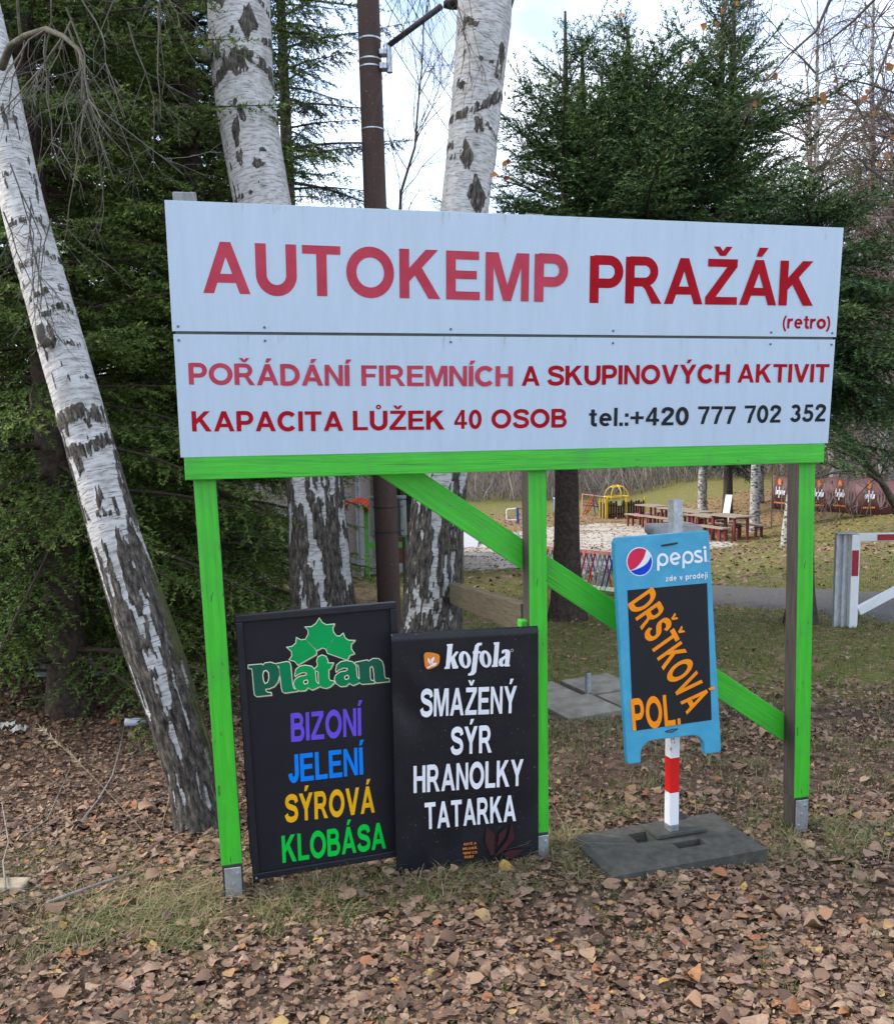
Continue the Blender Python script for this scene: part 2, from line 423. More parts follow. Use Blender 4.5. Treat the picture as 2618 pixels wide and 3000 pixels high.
def glyph(ch):
    base = {'Á': 'A', 'Í': 'I', 'Ý': 'Y', 'Ž': 'Z', 'Ř': 'R', 'Š': 'S', 'Ť': 'T', 'Ů': 'U', 'É': 'E'}.get(ch)
    if base:
        w, e = glyph(base); m = w / 2; e = list(e)
        if ch in 'ÁÍÝÉ': e.append(Pg((m - .09, 1.07), (m + .05, 1.07), (m + .21, 1.27), (m - .02, 1.27)))
        elif ch in 'Ů': e.append(S(arc(m, 1.19, .085, .085, 0, 360, 16)[:-1], .07, True))
        else: e.append(Pg((m - .07, 1.07), (m + .07, 1.07), (m + .23, 1.27), (m + .08, 1.27), (m, 1.17), (m - .08, 1.27), (m - .23, 1.27)))
        return w, e
    h = .17
    D = {
        'A': (.95, [Pg((0, 0), (.215, 0), (.58, 1), (.37, 1)), Pg((.735, 0), (.95, 0), (.58, 1), (.37, 1)), Pg((.2, .21), (.75, .21), (.69, .385), (.26, .385))]),
        'B': (.82, [bar(0, 0, t_, 1), S([(.1, .915)] + arc(.46, .73, .21, .185, 90, -90) + [(.1, .545)], h), S([(.1, .515)] + arc(.5, .3, .225, .215, 90, -90) + [(.1, .085)], h)]),
        'C': (.88, [S(arc(.47, .5, .375, .41, 42, 318, 24), .19)]),
        'D': (.86, [bar(0, 0, t_, 1), S([(.1, .915)] + arc(.34, .5, .42, .415, 90, -90, 20) + [(.1, .085)], .185)]),
        'E': (.76, [bar(0, 0, t_, 1), bar(t_, .83, .74, 1), bar(t_, .43, .69, .6), bar(t_, 0, .76, .17)]),
        'F': (.70, [bar(0, 0, t_, 1), bar(t_, .83, .70, 1), bar(t_, .42, .62, .59)]),
        'H': (.82, [bar(0, 0, t_, 1), bar(.82 - t_, 0, .82, 1), bar(t_, .44, .82 - t_, .61)]),
        'I': (t_, [bar(0, 0, t_, 1)]),
        'J': (.58, [S([(.48, 1), (.48, .4)] + arc(.29, .33, .19, .24, 0, -180), .195)]),
        'K': (.90, [bar(0, 0, t_, 1), Pg((.15, .28), (.15, .55), (.58, 1), (.85, 1)), Pg((.64, 0), (.90, 0), (.47, .66), (.31, .52))]),
        'L': (.70, [bar(0, 0, t_, 1), bar(t_, 0, .70, .17)]),
        'M': (1.0, [bar(0, 0, .18, 1), bar(.82, 0, 1, 1), Pg((.09, 1), (.29, 1), (.6, 0), (.41, 0)), Pg((.71, 1), (.91, 1), (.59, 0), (.40, 0))]),
        'N': (.82, [bar(0, 0, .185, 1), bar(.635, 0, .82, 1), Pg((.0, 1), (.2, 1), (.82, 0), (.62, 0))]),
        'O': (1.0, [S(arc(.5, .5, .405, .41, 0, 360, 36)[:-1], .19, True)]),
        'P': (.78, [bar(0, 0, t_, 1), S([(.1, .915)] + arc(.45, .67, .235, .245, 90, -90) + [(.1, .425)], h + .01)]),
        'R': (.88, [bar(0, 0, t_, 1), S([(.1, .915)] + arc(.46, .69, .225, .225, 90, -90) + [(.1, .465)], h), Pg((.36, .44), (.53, .46), (.64, .36), (.88, 0), (.64, 0), (.47, .32), (.36, .40))]),
        'S': (.82, [S(spline([(.75, .70), (.68, .855), (.43, .915), (.19, .85), (.13, .72), (.22, .60), (.43, .53), (.66, .45), (.74, .29), (.66, .145), (.42, .085), (.17, .145), (.08, .30)]), .185)]),
        'T': (.80, [bar(0, .83, .80, 1), bar(.4 - t_ / 2, 0, .4 + t_ / 2, .83)]),
        'U': (.82, [S([(.1, 1), (.1, .42)] + arc(.41, .395, .31, .31, 180, 360, 18) + [(.72, 1)], .195)]),
        'V': (.90, [Pg((0, 1), (.22, 1), (.56, 0), (.34, 0)), Pg((.90, 1), (.68, 1), (.34, 0), (.56, 0))]),
        'Y': (.90, [Pg((0, 1), (.235, 1), (.55, .5), (.55, .4), (.35, .4)), Pg((.90, 1), (.665, 1), (.35, .5), (.35, .4), (.55, .4)), bar(.35, 0, .55, .42)]),
        'Z': (.80, [bar(.04, .83, .78, 1), bar(0, 0, .80, .17), Pg((.0, .16), (.25, .16), (.78, .84), (.53, .84))]),
        '0': (.68, [S(arc(.34, .5, .25, .415, 0, 360, 32)[:-1], .18, True)]),
        '2': (.70, [S(spline([(.11, .68), (.17, .86), (.36, .915), (.56, .84), (.58, .68), (.46, .5), (.26, .30), (.14, .10)]), .18), bar(.03, 0, .68, .165)]),
        '3': (.68, [S(arc(.33, .72, .21, .195, 155, -85, 18), .175), S(arc(.33, .30, .24, .215, 90, -165, 18), .175)]),
        '4': (.72, [bar(.40, 0, .58, 1), bar(.02, .21, .72, .37), Pg((.02, .36), (.19, .36), (.52, .97), (.40, 1))]),
        '5': (.70, [S(spline([(.18, .52), (.36, .58), (.55, .50), (.60, .33), (.52, .15), (.33, .085), (.15, .14), (.09, .27)]), .175), Pg((.10, .46), (.27, .46), (.31, .88), (.17, 1)), bar(.19, .83, .65, 1)]),
        '7': (.68, [bar(.0, .83, .68, 1), Pg((.19, 0), (.39, 0), (.50, .42), (.68, .86), (.50, .86), (.30, .45))]),
        't': (.42, [S([(.2, .92), (.2, .19)] + arc(.33, .19, .13, .11, 180, 270, 6) + [(.42, .08)], .17), bar(0, .58, .40, .72)]),
        'e': (.68, [S([(.12, .37), (.56, .37)] + arc(.34, .36, .24, .285, 4, 312, 22), .15)]),
        'l': (.18, [bar(0, 0, .18, 1)]),
        'r': (.46, [bar(0, 0, .18, .72), S(arc(.36, .36, .26, .28, 172, 72, 8), .17)]),
        'o': (.72, [S(arc(.36, .36, .27, .28, 0, 360, 26)[:-1], .18, True)]),
        'z': (.56, [bar(.02, .58, .54, .72), bar(0, 0, .56, .14), Pg((0, .13), (.19, .13), (.54, .59), (.35, .59))]),
        'd': (.70, [bar(.52, 0, .70, 1), S(arc(.33, .36, .24, .28, 0, 360, 24)[:-1], .17, True)]),
        'v': (.64, [Pg((0, .72), (.2, .72), (.42, 0), (.24, 0)), Pg((.64, .72), (.44, .72), (.22, 0), (.4, 0))]),
        'p': (.70, [bar(0, -.27, .18, .72), S(arc(.37, .36, .24, .28, 0, 360, 24)[:-1], .17, True)]),
        'j': (.22, [S([(.13, .72), (.13, -.1), (.05, -.2), (-.06, -.2)], .17), bar(.04, .84, .22, 1)]),
        'i': (.18, [bar(0, 0, .18, .72), bar(0, .84, .18, 1)]),
        '(': (.32, [S(arc(.48, .36, .36, .62, 118, 242, 12), .13)]),
        ')': (.32, [S(arc(-.16, .36, .36, .62, 62, -62, 12), .13)]),
        '.': (.19, [bar(0, 0, .19, .19)]), ':': (.19, [bar(0, 0, .19, .19), bar(0, .5, .19, .69)]),
        ',': (.19, [Pg((.0, 0), (.04, -.18), (.12, -.16), (.19, 0), (.19, .19), (0, .19))]),
        '+': (.70, [bar(0, .36, .70, .52), bar(.27, .10, .43, .78)]), ' ': (.30, []),
    }
    return D[ch]
class Frame:
    def __init__(s, o, psi, lean=0.0, rot=0.0):
        s.o = np.array(o, float); ex = np.array([math.cos(psi), math.sin(psi), 0])
        n0 = np.array([math.sin(psi), -math.cos(psi), 0])
        ez = n0 * math.sin(lean) + np.array([0, 0, math.cos(lean)]); s.n = n0 * math.cos(lean) - np.array([0, 0, math.sin(lean)])
        s.ex = ex * math.cos(rot) + ez * math.sin(rot); s.ez = -ex * math.sin(rot) + ez * math.cos(rot)
    def px(s, u, v, off=0):
        q = ray(u, v); t = ((s.o + s.n * off - CAM) @ s.n) / (q @ s.n); p = CAM + q * t - s.o
        return np.array([p @ s.ex, p @ s.ez])
    def pt(s, a, b, off=0): return s.o + s.ex * a + s.ez * b + s.n * off
    def axes(s): return (s.ex, -s.n, s.ez)
def put(mb, fr, off, elems, fn, step=.00012):     # flat pieces laid on a frame, each a hair above the one before
    for i, (vs, fs) in enumerate(elems):
        mb.add([fr.pt(*fn(p), off + i * step) for p in vs], fs)
def word(root, fr, off, text, a, b, cap, mat, name='lettering', track=.13, up=None):
    """text whose baseline runs from pixel a to pixel b of the photograph, cap: height in metres or a pixel at the cap line above a"""
    A, B = fr.px(*a), fr.px(*b)
    if hasattr(cap, '__len__'): cap = abs((fr.px(*cap) - A)[1])
    els = []; x = 0.0
    for ch in text:
        w, e = glyph(ch)
        els += [([(px + x, py) for px, py in vs], fs) for vs, fs in e]; x += w + track
    x -= track; e1 = (B - A) / x; L = np.linalg.norm(e1); e2 = np.array([-e1[1], e1[0]]) / L * cap
    if up is not None: e2 = np.array(up)
    mb = MB(); put(mb, fr, off, els, lambda p: A + e1 * p[0] + e2 * p[1])
    return part(root, name, mb, mat)
def lbox(root, name, c, ax, L, Tk, H, mat, bevel=0, mat2=None, label=None):   # box with its own axes, so the grain runs along it
    mb = MB().box((0, 0, 0), L, Tk, H); me = mb.mesh(name); o = link(name, me, mat, root)
    m = Matrix.Identity(4); loc = np.array(c, float) - origin_of(root)
    for i in range(3): m[i][0], m[i][1], m[i][2], m[i][3] = ax[0][i], ax[1][i], ax[2][i], loc[i]
    o.matrix_basis = m
    if mat2:
        me.materials.append(mat2)
        for p in me.polygons: p.material_index = 0 if p.normal.y < -.5 else 1
    if bevel: bev(o, bevel)
    if label: o['label'] = label
    return o
def bolt(root, fr, a, b, off, r=.007, mat=None):
    mb = MB(); mb.tube([fr.pt(a, b, off), fr.pt(a, b, off + .004)], r, 10); mb.tube([fr.pt(a, b, off + .0035), fr.pt(a, b, off + .008)], r * .55, 6)
    return part(root, 'bolt', mb, mat or GALV)

# ------------------------------------------------------------------ the billboard
K = 2.6 / 3
BO = np.array([-1.10735 * K, 3.71834 * K, 0]); PSI, LEAN = .23718, .0583
ZT, ZS, ZB, ZBB = [1.70 + z * K for z in (.93237, .43635, -.05651, -.14897)]
BF = Frame(BO, PSI)
PF = Frame(BF.pt(0, ZB, .004), PSI, LEAN)
bill = thing('billboard', BO + np.array([1.25, .3, 0]), 'large white billboard with red lettering on three bright green posts', 'billboard')
cosl = math.cos(LEAN)
hS, hT = (ZS - ZB) / cosl, (ZT - ZB) / cosl
upper = lbox(bill, 'sign_panel', PF.pt(1.3, (hS + hT) / 2 + .002, 0), PF.axes(), 2.6, .006, hT - hS - .004, PANEL, .001)
lower = lbox(bill, 'sign_panel', PF.pt(1.3, (hS - .006) / 2, 0), PF.axes(), 2.594, .006, hS - .006, PANEL, .001)
lbox(bill, 'joint_strip', PF.pt(1.3, hS - .002, -.007), PF.axes(), 2.58, .006, .02, plain('aluminium_strip', (.10, .11, .10), .5, .4, .3))
lbox(bill, 'backing_rail', PF.pt(1.3, hT - .10, -.024), PF.axes(), 2.5, .035, .08, RAW)
lbox(bill, 'backing_rail', PF.pt(1.3, hS, -.024), PF.axes(), 2.5, .022, .08, RAW)
O1 = .0036
def lpar(o):                                   # letters hang on a panel that carries its own matrix: parent them to the billboard via the panel
    return o
def wordp(panel, *a, **k):
    o = word(bill, PF, O1, *a, **k); o.parent = panel; o.matrix_parent_inverse = panel.matrix_basis.inverted(); return o
wordp(upper, 'AUTOKEMP', (595.4, 858.2), (1659, 885.5), (595.4, 706), RED_SHEEN, track=.13)
wordp(upper, 'PRAŽÁK', (1724.7, 887.5), (2377.5, 895.5), (1724.7, 749), RED, track=.06)
wordp(upper, '(retro)', (2288, 962), (2430, 963), .054, RED, track=.08)
for tx, a, b, m in (('POŘÁDÁNÍ', (553.7, 1126.5), (1023.3, 1130), RED_SHEEN), ('FIREMNÍCH', (1058.3, 1130.5), (1500.3, 1130.8), RED_SHEEN), ('A', (1526.7, 1130.3), (1579.6, 1129.8), RED),
                    ('SKUPINOVÝCH', (1602.4, 1129.4), (2134.5, 1121.5), RED), ('AKTIVIT', (2157.3, 1121), (2423.7, 1119.5), RED)):
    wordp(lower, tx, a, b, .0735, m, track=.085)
for tx, a, b, m in (('KAPACITA', (562.9, 1264), (1004.9, 1262), RED), ('LŮŽEK', (1033.7, 1260.5), (1301.4, 1258), RED), ('40', (1328.4, 1256.3), (1408.8, 1255.8), RED), ('OSOB', (1438.9, 1255), (1658.1, 1251.6), RED),
                    ('tel.:+420', (1723, 1249), (2013.3, 1244.6), BLACKV), ('777', (2040.6, 1242.4), (2150.5, 1241.5), BLACKV), ('702', (2177.2, 1239.4), (2284.2, 1237.6), BLACKV), ('352', (2311, 1236.2), (2415.1, 1234.2), BLACKV)):
    wordp(lower, tx, a, b, .0705, m, track=.10)
for pn, zz in ((upper, .012), (lower, hS - .02)):
    for a in (.02, .31, .98, 1.62, 2.3, 2.58):
        mb = MB().tube([PF.pt(a, (hS if pn is upper else 0) + (.02 if pn is upper else hS - .026), .003), PF.pt(a, (hS if pn is upper else 0) + (.02 if pn is upper else hS - .026), .0055)], .0045, 8)
        o = part(bill, 'screw', mb, plain('dark_screw', (.12, .12, .13), .5)); o.parent = pn; o.matrix_parent_inverse = pn.matrix_basis.inverted()
PFRONT, PDEP = -.032, .085
def post(s0, z0, s1, z1, w, shoe, top=None):
    p = BF.pt(s0, z0, PFRONT - PDEP / 2); q = BF.pt(s1, z1, PFRONT - PDEP / 2); d = unit(q - p)
    ax0 = BF.ex - d * (BF.ex @ d); ax0 = unit(ax0); ay = np.cross(d, ax0)
    zc = lambda z: p + d * ((z - z0) / d[2])
    gb = shoe[2]                                # the green face ends above the shoe
    o = lbox(bill, 'post', (zc(gb) + zc(ZBB + .06)) / 2, (ax0, ay, d), w, PDEP, ZBB + .06 - gb, GREEN_Z, .004, RAW)
    lbox(bill, 'post_top', (zc(ZBB + .0605) + q) / 2, (ax0, ay, d), w - .001, PDEP - .001, z1 - ZBB - .061, RAWTOP, .004)
    lbox(bill, 'post_foot', (zc(gb - .0005) + p) / 2, (ax0, ay, d), w - .004, PDEP - .004, gb - z0, RAW, .003)
    s_, wz = shoe[0], shoe[1]
    sp = lbox(bill, 'post_shoe', BF.pt(s_, (gb - .012 + z0) / 2, PFRONT + .003), BF.axes(), wz, .004, gb - .006 - z0, GALV, .003)
    for da, db in ((wz * .27, gb - .035), (0, gb - .075), (-wz * .22, gb - .125)):
        b = bolt(bill, BF, s_ + da, db, PFRONT + .005); b.parent = sp; b.matrix_parent_inverse = sp.matrix_basis.inverted()
post(.108, -.15, .062, 2.56, .079, (.106, .062, .110))
post(1.335, -.15, 1.331, 2.535, .076, (1.345, .05, .082))
post(2.556, -.2, 2.516, 2.40, .078, (2.552, .062, .095))
lbox(bill, 'beam', BF.pt((BF.px(542.8, 1405)[0] + BF.px(2411, 1356)[0]) / 2, (ZB + ZBB) / 2 + .003, -.0125), BF.axes(), BF.px(2411, 1356)[0] - BF.px(542.8, 1405)[0], .036, ZB - ZBB + .006, GREEN_X, .003)
bo = PFRONT - PDEP - .014                       # the brace crosses behind the posts
q1, q2 = BF.px(1188, 1398, bo), BF.px(2325, 2152, bo)
p1, p2 = BF.pt(*q1, bo), BF.pt(*q2, bo); dd = unit(p2 - p1); p1 = p1 - dd * .16; p2 = p2 + dd * .03
bw = abs(np.cross(dd, BF.pt(*BF.px(1390, 1569, bo), bo) - BF.pt(*BF.px(1390, 1500, bo), bo)) @ BF.n)
lbox(bill, 'brace', (p1 + p2) / 2, (dd, -BF.n, np.cross(dd, -BF.n)), np.linalg.norm(p2 - p1), .026, .104, GREEN_X, .002)
# rear strut that runs back from the middle post
e0 = BF.pt(1.315, .965, PFRONT - PDEP - .005); e1 = P(1285, 1722, 6.1)
ax = unit(e1 - e0); sd_ = unit(np.cross(ax, (0, 0, 1)))
STRUT = m_rawwood('old_plank', (.05, .042, .027), (.135, .115, .078))
o = lbox(bill, 'rear_strut', (e0 + e1) / 2, (unit(np.cross((0, 0, 1), ax)), np.cross(ax, unit(np.cross((0, 0, 1), ax))) * -1, ax), .055, .125, np.linalg.norm(e1 - e0), STRUT, .004)
lbox(bill, 'strut_stake', (e1 + np.array([0, 0.02, -.62])), ((1, 0, 0), (0, 1, 0), (0, 0, 1)), .07, .06, 1.5, STRUT, .004)
lbox(bill, 'strut_cleat', BF.pt(1.286, .955, PFRONT - .05), BF.axes(), .035, .05, .03, GREEN_Z, .003)
print('billboard', round(time.time() - T0, 1))

# ------------------------------------------------------------------ small menu boards
DARKB = vinyl('dark_board_face', (.014, .0145, .019), .45, spec=.2)
DARKF = plain('black_metal_frame', (.014, .015, .021), .42, .35, 0, .3, 30)
def polys(root, fr, off, Z, x0, y0, items, name, mat, stroke=0, dx=0, dy=0, closed=True, step=.00012):
    """outlines traced from an enlargement (scale Z, corner x0, y0) laid on the board as flat print"""
    mb = MB()
    for i, poly in enumerate(items):
        pts = [fr.px(x0 + (a + dx) / Z, y0 + (b + dy) / Z) for a, b in poly]
        if stroke: vs, fs = strip(pts, stroke, closed)
        else: vs, fs = pts, [tuple(range(len(pts)))]
        mb.add([fr.pt(*p, off + i * step) for p in vs], fs)
    return part(root, name, mb, mat)
def round_poly(poly, n=3):
    for _ in range(n):
        out = []
        for i in range(len(poly)):
            a, b = np.array(poly[i]), np.array(poly[(i + 1) % len(poly)]); out += [tuple(a * .8 + b * .2), tuple(a * .2 + b * .8)]
        poly = out
    return poly
# --- dark board with the green leaf
b0 = G(757, 2621); b0 = b0 + np.array([.01, .045, 0])
AF = Frame(b0, .28, 0, .018)
bd = thing('menu_board', b0, 'black framed menu board with green leaf logo and coloured sausage menu', 'menu board')
tl, tr, bl = AF.px(681, 1804), AF.px(1157, 1764), AF.px(747, 2578)
x0_, x1_, z0_, z1_ = (tl[0] + bl[0]) / 2, tr[0] + .004, bl[1], (tl[1] + tr[1]) / 2
fw_ = .026
part(bd, 'board_face', MB().box(AF.pt((x0_ + x1_) / 2, (z0_ + z1_) / 2, -.012), x1_ - x0_ - .01, .008, z1_ - z0_ - .01, AF.axes()), DARKB)
face = bd.children[-1] if False else [c for c in bd.children][0]
for nm, c, L, H in (('frame_bar', ((x0_ + x1_) / 2, z1_ - fw_ / 2), x1_ - x0_, fw_), ('frame_bar', ((x0_ + x1_) / 2, z0_ + fw_ / 2), x1_ - x0_, fw_),
                    ('frame_bar', (x0_ + fw_ / 2, (z0_ + z1_) / 2), fw_, z1_ - z0_ - 2 * fw_ - .001), ('frame_bar', (x1_ - fw_ / 2, (z0_ + z1_) / 2), fw_, z1_ - z0_ - 2 * fw_ - .001)):
    part(bd, nm, MB().box(AF.pt(*c, -.008), L, .03, H, AF.axes()), DARKF, .003)
for a in (x0_ + .012, x1_ - .012):
    part(bd, 'leg', MB().box(AF.pt(a, z0_ / 2 - .045, -.008), .022, .022, z0_ + .09, AF.axes()), DARKF, .002)
    part(bd, 'rear_leg', MB().beam(AF.pt(a, z1_ - .15, -.04), AF.pt(a, -.03, -.22), .02, .02), DARKF)
for a, b in ((.5, .5),): pass
bolt(bd, AF, x0_ + .013, z0_ + .01, .007, .004); bolt(bd, AF, x1_ - .013, z0_ + .01, .007, .004)
CREAM = vinyl('cream_print', (.72, .78, .55)); TAN = vinyl('tan_print', (.42, .30, .14))
LEAFG = vinyl('bright_green_print', (.0, .30, .075)); DKG = vinyl('deep_green_print', (.008, .105, .06)); MIDG = vinyl('mid_green_print', (.0, .19, .07))
Zp = (3.7333, 680, 1760)
leaf3 = [[(955, 200), (985, 245), (1030, 270), (1115, 262), (1098, 300), (1105, 345), (1135, 385), (1030, 530), (985, 515), (930, 545), (808, 425), (838, 370), (835, 325), (805, 293), (870, 290), (920, 255)],
         [(805, 430), (920, 550), (920, 590), (720, 705), (690, 665), (630, 648), (658, 610), (655, 560), (605, 515), (660, 505), (700, 470), (708, 412), (750, 435)],
         [(1135, 390), (1180, 395), (1215, 365), (1235, 415), (1275, 440), (1340, 440), (1300, 480), (1300, 530), (1335, 580), (1285, 600), (1260, 650), (1045, 575), (1032, 535)]]
lp = [(180, 712), (325, 700), (337, 715), (360, 688), (420, 680), (480, 700), (512, 750), (518, 820), (500, 890), (460, 940), (400, 965), (362, 968), (368, 995), (390, 1010), (425, 1012), (428, 1035), (270, 1050), (250, 1035), (242, 985), (225, 780), (218, 745), (180, 742)]
ll = [(485, 695), (600, 672), (628, 680), (640, 720), (655, 900), (668, 960), (690, 975), (715, 975), (715, 992), (575, 1012), (552, 995), (540, 940), (520, 740), (510, 715), (487, 712)]
la = [(690, 815), (700, 760), (740, 725), (800, 712), (870, 725), (905, 765), (912, 830), (915, 880), (935, 910), (965, 925), (965, 938), (880, 978), (850, 965), (835, 950), (800, 985), (740, 990), (695, 960), (675, 910), (690, 870), (740, 835), (800, 825), (820, 810), (815, 790), (770, 785), (720, 805), (692, 828)]
lt = [(905, 750), (940, 715), (930, 660), (945, 620), (985, 600), (1025, 615), (1045, 655), (1045, 688), (1105, 688), (1075, 748), (1055, 755), (1055, 850), (1070, 880), (1110, 885), (1120, 900), (1070, 945), (1030, 960), (980, 950), (955, 915), (948, 860), (945, 780), (910, 765)]
la2 = [(a + 448, b - 50) for a, b in la]
ln_ = [(1350, 680), (1480, 655), (1495, 670), (1540, 640), (1600, 640), (1640, 670), (1655, 720), (1665, 830), (1680, 858), (1715, 858), (1718, 885), (1580, 900), (1560, 880), (1555, 800), (1545, 730), (1525, 715), (1505, 740), (1510, 850), (1520, 878), (1550, 882), (1555, 905), (1420, 915), (1400, 900), (1390, 740), (1380, 705), (1352, 700)]
holes = [[(345, 775), (372, 765), (398, 790), (402, 850), (388, 895), (360, 910), (345, 880), (335, 820)], [(785, 880), (815, 868), (830, 885), (825, 905), (795, 915), (783, 900)], [(1233, 830), (1263, 818), (1278, 835), (1273, 855), (1243, 865), (1231, 850)]]
alls = leaf3 + [lp, ll, la, lt, la2, ln_]
OB = -.0078
for g_ in alls: polys(bd, AF, OB, *Zp, [g_], 'logo_shadow', TAN, .0042, 9, 10); polys(bd, AF, OB + .0016, *Zp, [g_], 'logo_outline', CREAM, .0062)
for g_, m in [(g_, LEAFG) for g_ in leaf3 + [la, lt]] + [(ll, MIDG), (la2, MIDG), (lp, DKG), (ln_, DKG)]: polys(bd, AF, OB + .0030, *Zp, [g_], 'logo_fill', m)
for g_ in holes: polys(bd, AF, OB + .0042, *Zp, [g_], 'logo_counter', DARKB); polys(bd, AF, OB + .0048, *Zp, [g_], 'logo_outline', CREAM, .0036)
def zz(x, y): return (600 + x / 1.629, 1700 + y / 1.629)
for tx, a, b, c_, m in (('BIZONÍ', (413, 775), (748, 744), (405, 640), (.13, .075, .62)), ('JELENÍ', (402, 972), (757, 930), (402, 838), (.0, .21, .80)), ('SÝROVÁ', (385, 1162), (812, 1112), (384, 1030), (.80, .42, .004)), ('KLOBÁSA', (372, 1355), (865, 1283), (368, 1225), (.0, .55, .05))):
    word(bd, AF, OB, tx, zz(*a), zz(*b), zz(*c_), vinyl('print_' + tx[0].lower(), m, .4), track=.10)
# --- dark board with the white script
b1 = G(1162, 2556) + np.array([0, -.045, 0])
KF = Frame(b1, .19, 0, -.006)
bk = thing('menu_board', b1, 'frameless black menu sheet with orange badge and white lettering beside the middle post', 'menu board')
tl, tr, br_ = KF.px(1149, 1857), KF.px(1582, 1838), KF.px(1579, 2498)
wk, hk = (tr[0] + br_[0]) / 2 - .003, (tl[1] + tr[1]) / 2
nxk, nyk = 60, 90; A_, B_ = np.meshgrid(np.linspace(.003, wk, nxk), np.linspace(-.02, hk, nyk))
dent = .010 * np.exp(-(((A_ - .06) / .13) ** 2 + ((B_ - .72) / .12) ** 2)) * np.sin(A_ * 26 + B_ * 14) + .0035 * np.exp(-(((A_ - .1) / .25) ** 2 + ((B_ - .55) / .1) ** 2)) + .002 * np.sin(A_ * 9 + 1) * np.sin(B_ * 7)
dent -= .010 * sm(hk - .02, hk, B_)
Vk = np.array([KF.pt(a, b, d - .009) for a, b, d in zip(A_.ravel(), B_.ravel(), dent.ravel())])
Ik = (np.arange(nyk - 1)[:, None] * nxk + np.arange(nxk - 1)[None]).ravel(); Fk = np.stack([Ik, Ik + 1, Ik + 1 + nxk, Ik + nxk], 1)
k = NT('scuffed_black_sheet'); k.set(.34, .28); co = k.coord(); n = k.noise(190, 2, .5, co); n2 = k.noise(6, 5, .6, co)
c = k.ramp(n2, [(.35, (.010, .0105, .014)), (.75, (.019, .020, .025))]); c = k.mix(k.ramp(n, [(.735, (0, 0, 0)), (.755, (.8, .8, .8))]), c, (.35, .34, .33)); k.color(c)
me = np_mesh('sheet', Vk - b1, Fk); me.shade_smooth(); sh = link('sheet', me, k.m, bk); m_ = sh.modifiers.new('solid', 'SOLIDIFY'); m_.thickness = .004; m_.offset = -1
OK = .0035
Zk = (4.978, 1200, 1840)
WHITEP = vinyl('white_print', (.74, .76, .80)); ORANGE = vinyl('orange_print', (.72, .22, .03))
o1 = [(800 + 88 * math.cos(t) - 14 * math.sin(t), 460 - 125 * math.sin(t)) for t in np.linspace(0, 2 * math.pi, 32)[:-1]]
o2 = [(a + 300, b - 10) for a, b in o1]
oh = [(806 + 27 * math.cos(t) - 9 * math.sin(t), 460 - 88 * math.sin(t)) for t in np.linspace(0, 2 * math.pi, 24)[:-1]]; oh2 = [(a + 300, b - 10) for a, b in oh]
kk = [(538, 235), (625, 228), (605, 420), (670, 340), (712, 345), (650, 430), (690, 545), (705, 552), (700, 588), (625, 592), (592, 470), (580, 592), (503, 597), (505, 565), (522, 560), (548, 265), (538, 262)]
kf = [(845, 690), (848, 660), (875, 655), (895, 620), (925, 370), (912, 365), (915, 340), (930, 335), (950, 250), (990, 215), (1050, 212), (1045, 250), (1010, 255), (1000, 290), (998, 335), (1030, 335), (1025, 368), (995, 370), (965, 640), (930, 680), (885, 692)]
kl = [(1220, 208), (1303, 202), (1278, 530), (1280, 562), (1195, 567), (1192, 540), (1212, 530), (1235, 240), (1220, 238)]
ka = [(1335, 365), (1340, 325), (1385, 308), (1440, 315), (1462, 350), (1445, 530), (1458, 535), (1455, 555), (1385, 560), (1380, 545), (1340, 562), (1300, 545), (1290, 500), (1305, 450), (1350, 420), (1385, 400), (1390, 355), (1370, 350), (1365, 370)]
kah = [(1372, 455), (1388, 438), (1382, 510), (1365, 532), (1352, 512), (1356, 475)]
for g_ in (kk, o1, kf, o2, kl, ka): polys(bk, KF, OK, *Zk, [g_], 'logo_letter', WHITEP)
for g_ in (oh, oh2, kah): polys(bk, KF, OK + .001, *Zk, [g_], 'logo_counter', DARKB)
badge = round_poly([(200, 350), (330, 355), (440, 385), (425, 540), (260, 612), (215, 560)], 3)
polys(bk, KF, OK, *Zk, [badge], 'logo_badge', ORANGE)
polys(bk, KF, OK + .0006, *Zk, [[(258, 430), (290, 455), (305, 540), (265, 490)], [(310, 450), (350, 412), (358, 450), (318, 530), (303, 490)], [(310, 550), (335, 510), (400, 502), (370, 545), (320, 555)], [(250, 570), (320, 530), (330, 545), (270, 582), (252, 582)]], 'logo_flower', WHITEP)
polys(bk, KF, OK, *Zk, [arc(1487, 324, 19, 19, 0, 360, 14)[:-1]], 'logo_mark', WHITEP, .001)
for tx, a, b, c_ in (('SMAŽENÝ', (1027, 652), (1484, 632), (1025, 520)), ('SÝR', (1172, 833), (1367, 821), (1172, 702)), ('HRANOLKY', (995, 1015), (1517, 978), (993, 886)), ('TATARKA', (1050, 1189), (1482, 1147), (1047, 1062))):
    word(bk, KF, OK, tx, zz(*a), zz(*b), zz(*c_), WHITEP, track=.10)
def z8(x, y): return (1300 + x / 5.973, 2360 + y / 5.973)
for tx, a, b in (('KDYŽ JI', (345, 697), (556, 672)), ('MILUJEŠ,', (328, 775), (577, 748)), ('NENÍ CO', (335, 852), (573, 830)), ('ŘEŠIT', (357, 922), (520, 905))):
    word(bk, KF, OK, tx, z8(*a), z8(*b), .0095, ORANGE, track=.18)
polys(bk, KF, OK - .0004, 5.973, 1300, 2360, [[(750, 370), (880, 490), (880, 830), (830, 880), (720, 650), (720, 560)], [(960, 490), (1100, 370), (1075, 530), (940, 720)], [(1180, 300), (1215, 430), (1230, 590), (1040, 790), (900, 880), (840, 960), (840, 930), (1100, 600), (1150, 450)], [(1030, 840), (1150, 775), (1415, 755), (1270, 880), (1100, 945)]], 'dark_flower_print', vinyl('maroon_print', (.045, .016, .018)))
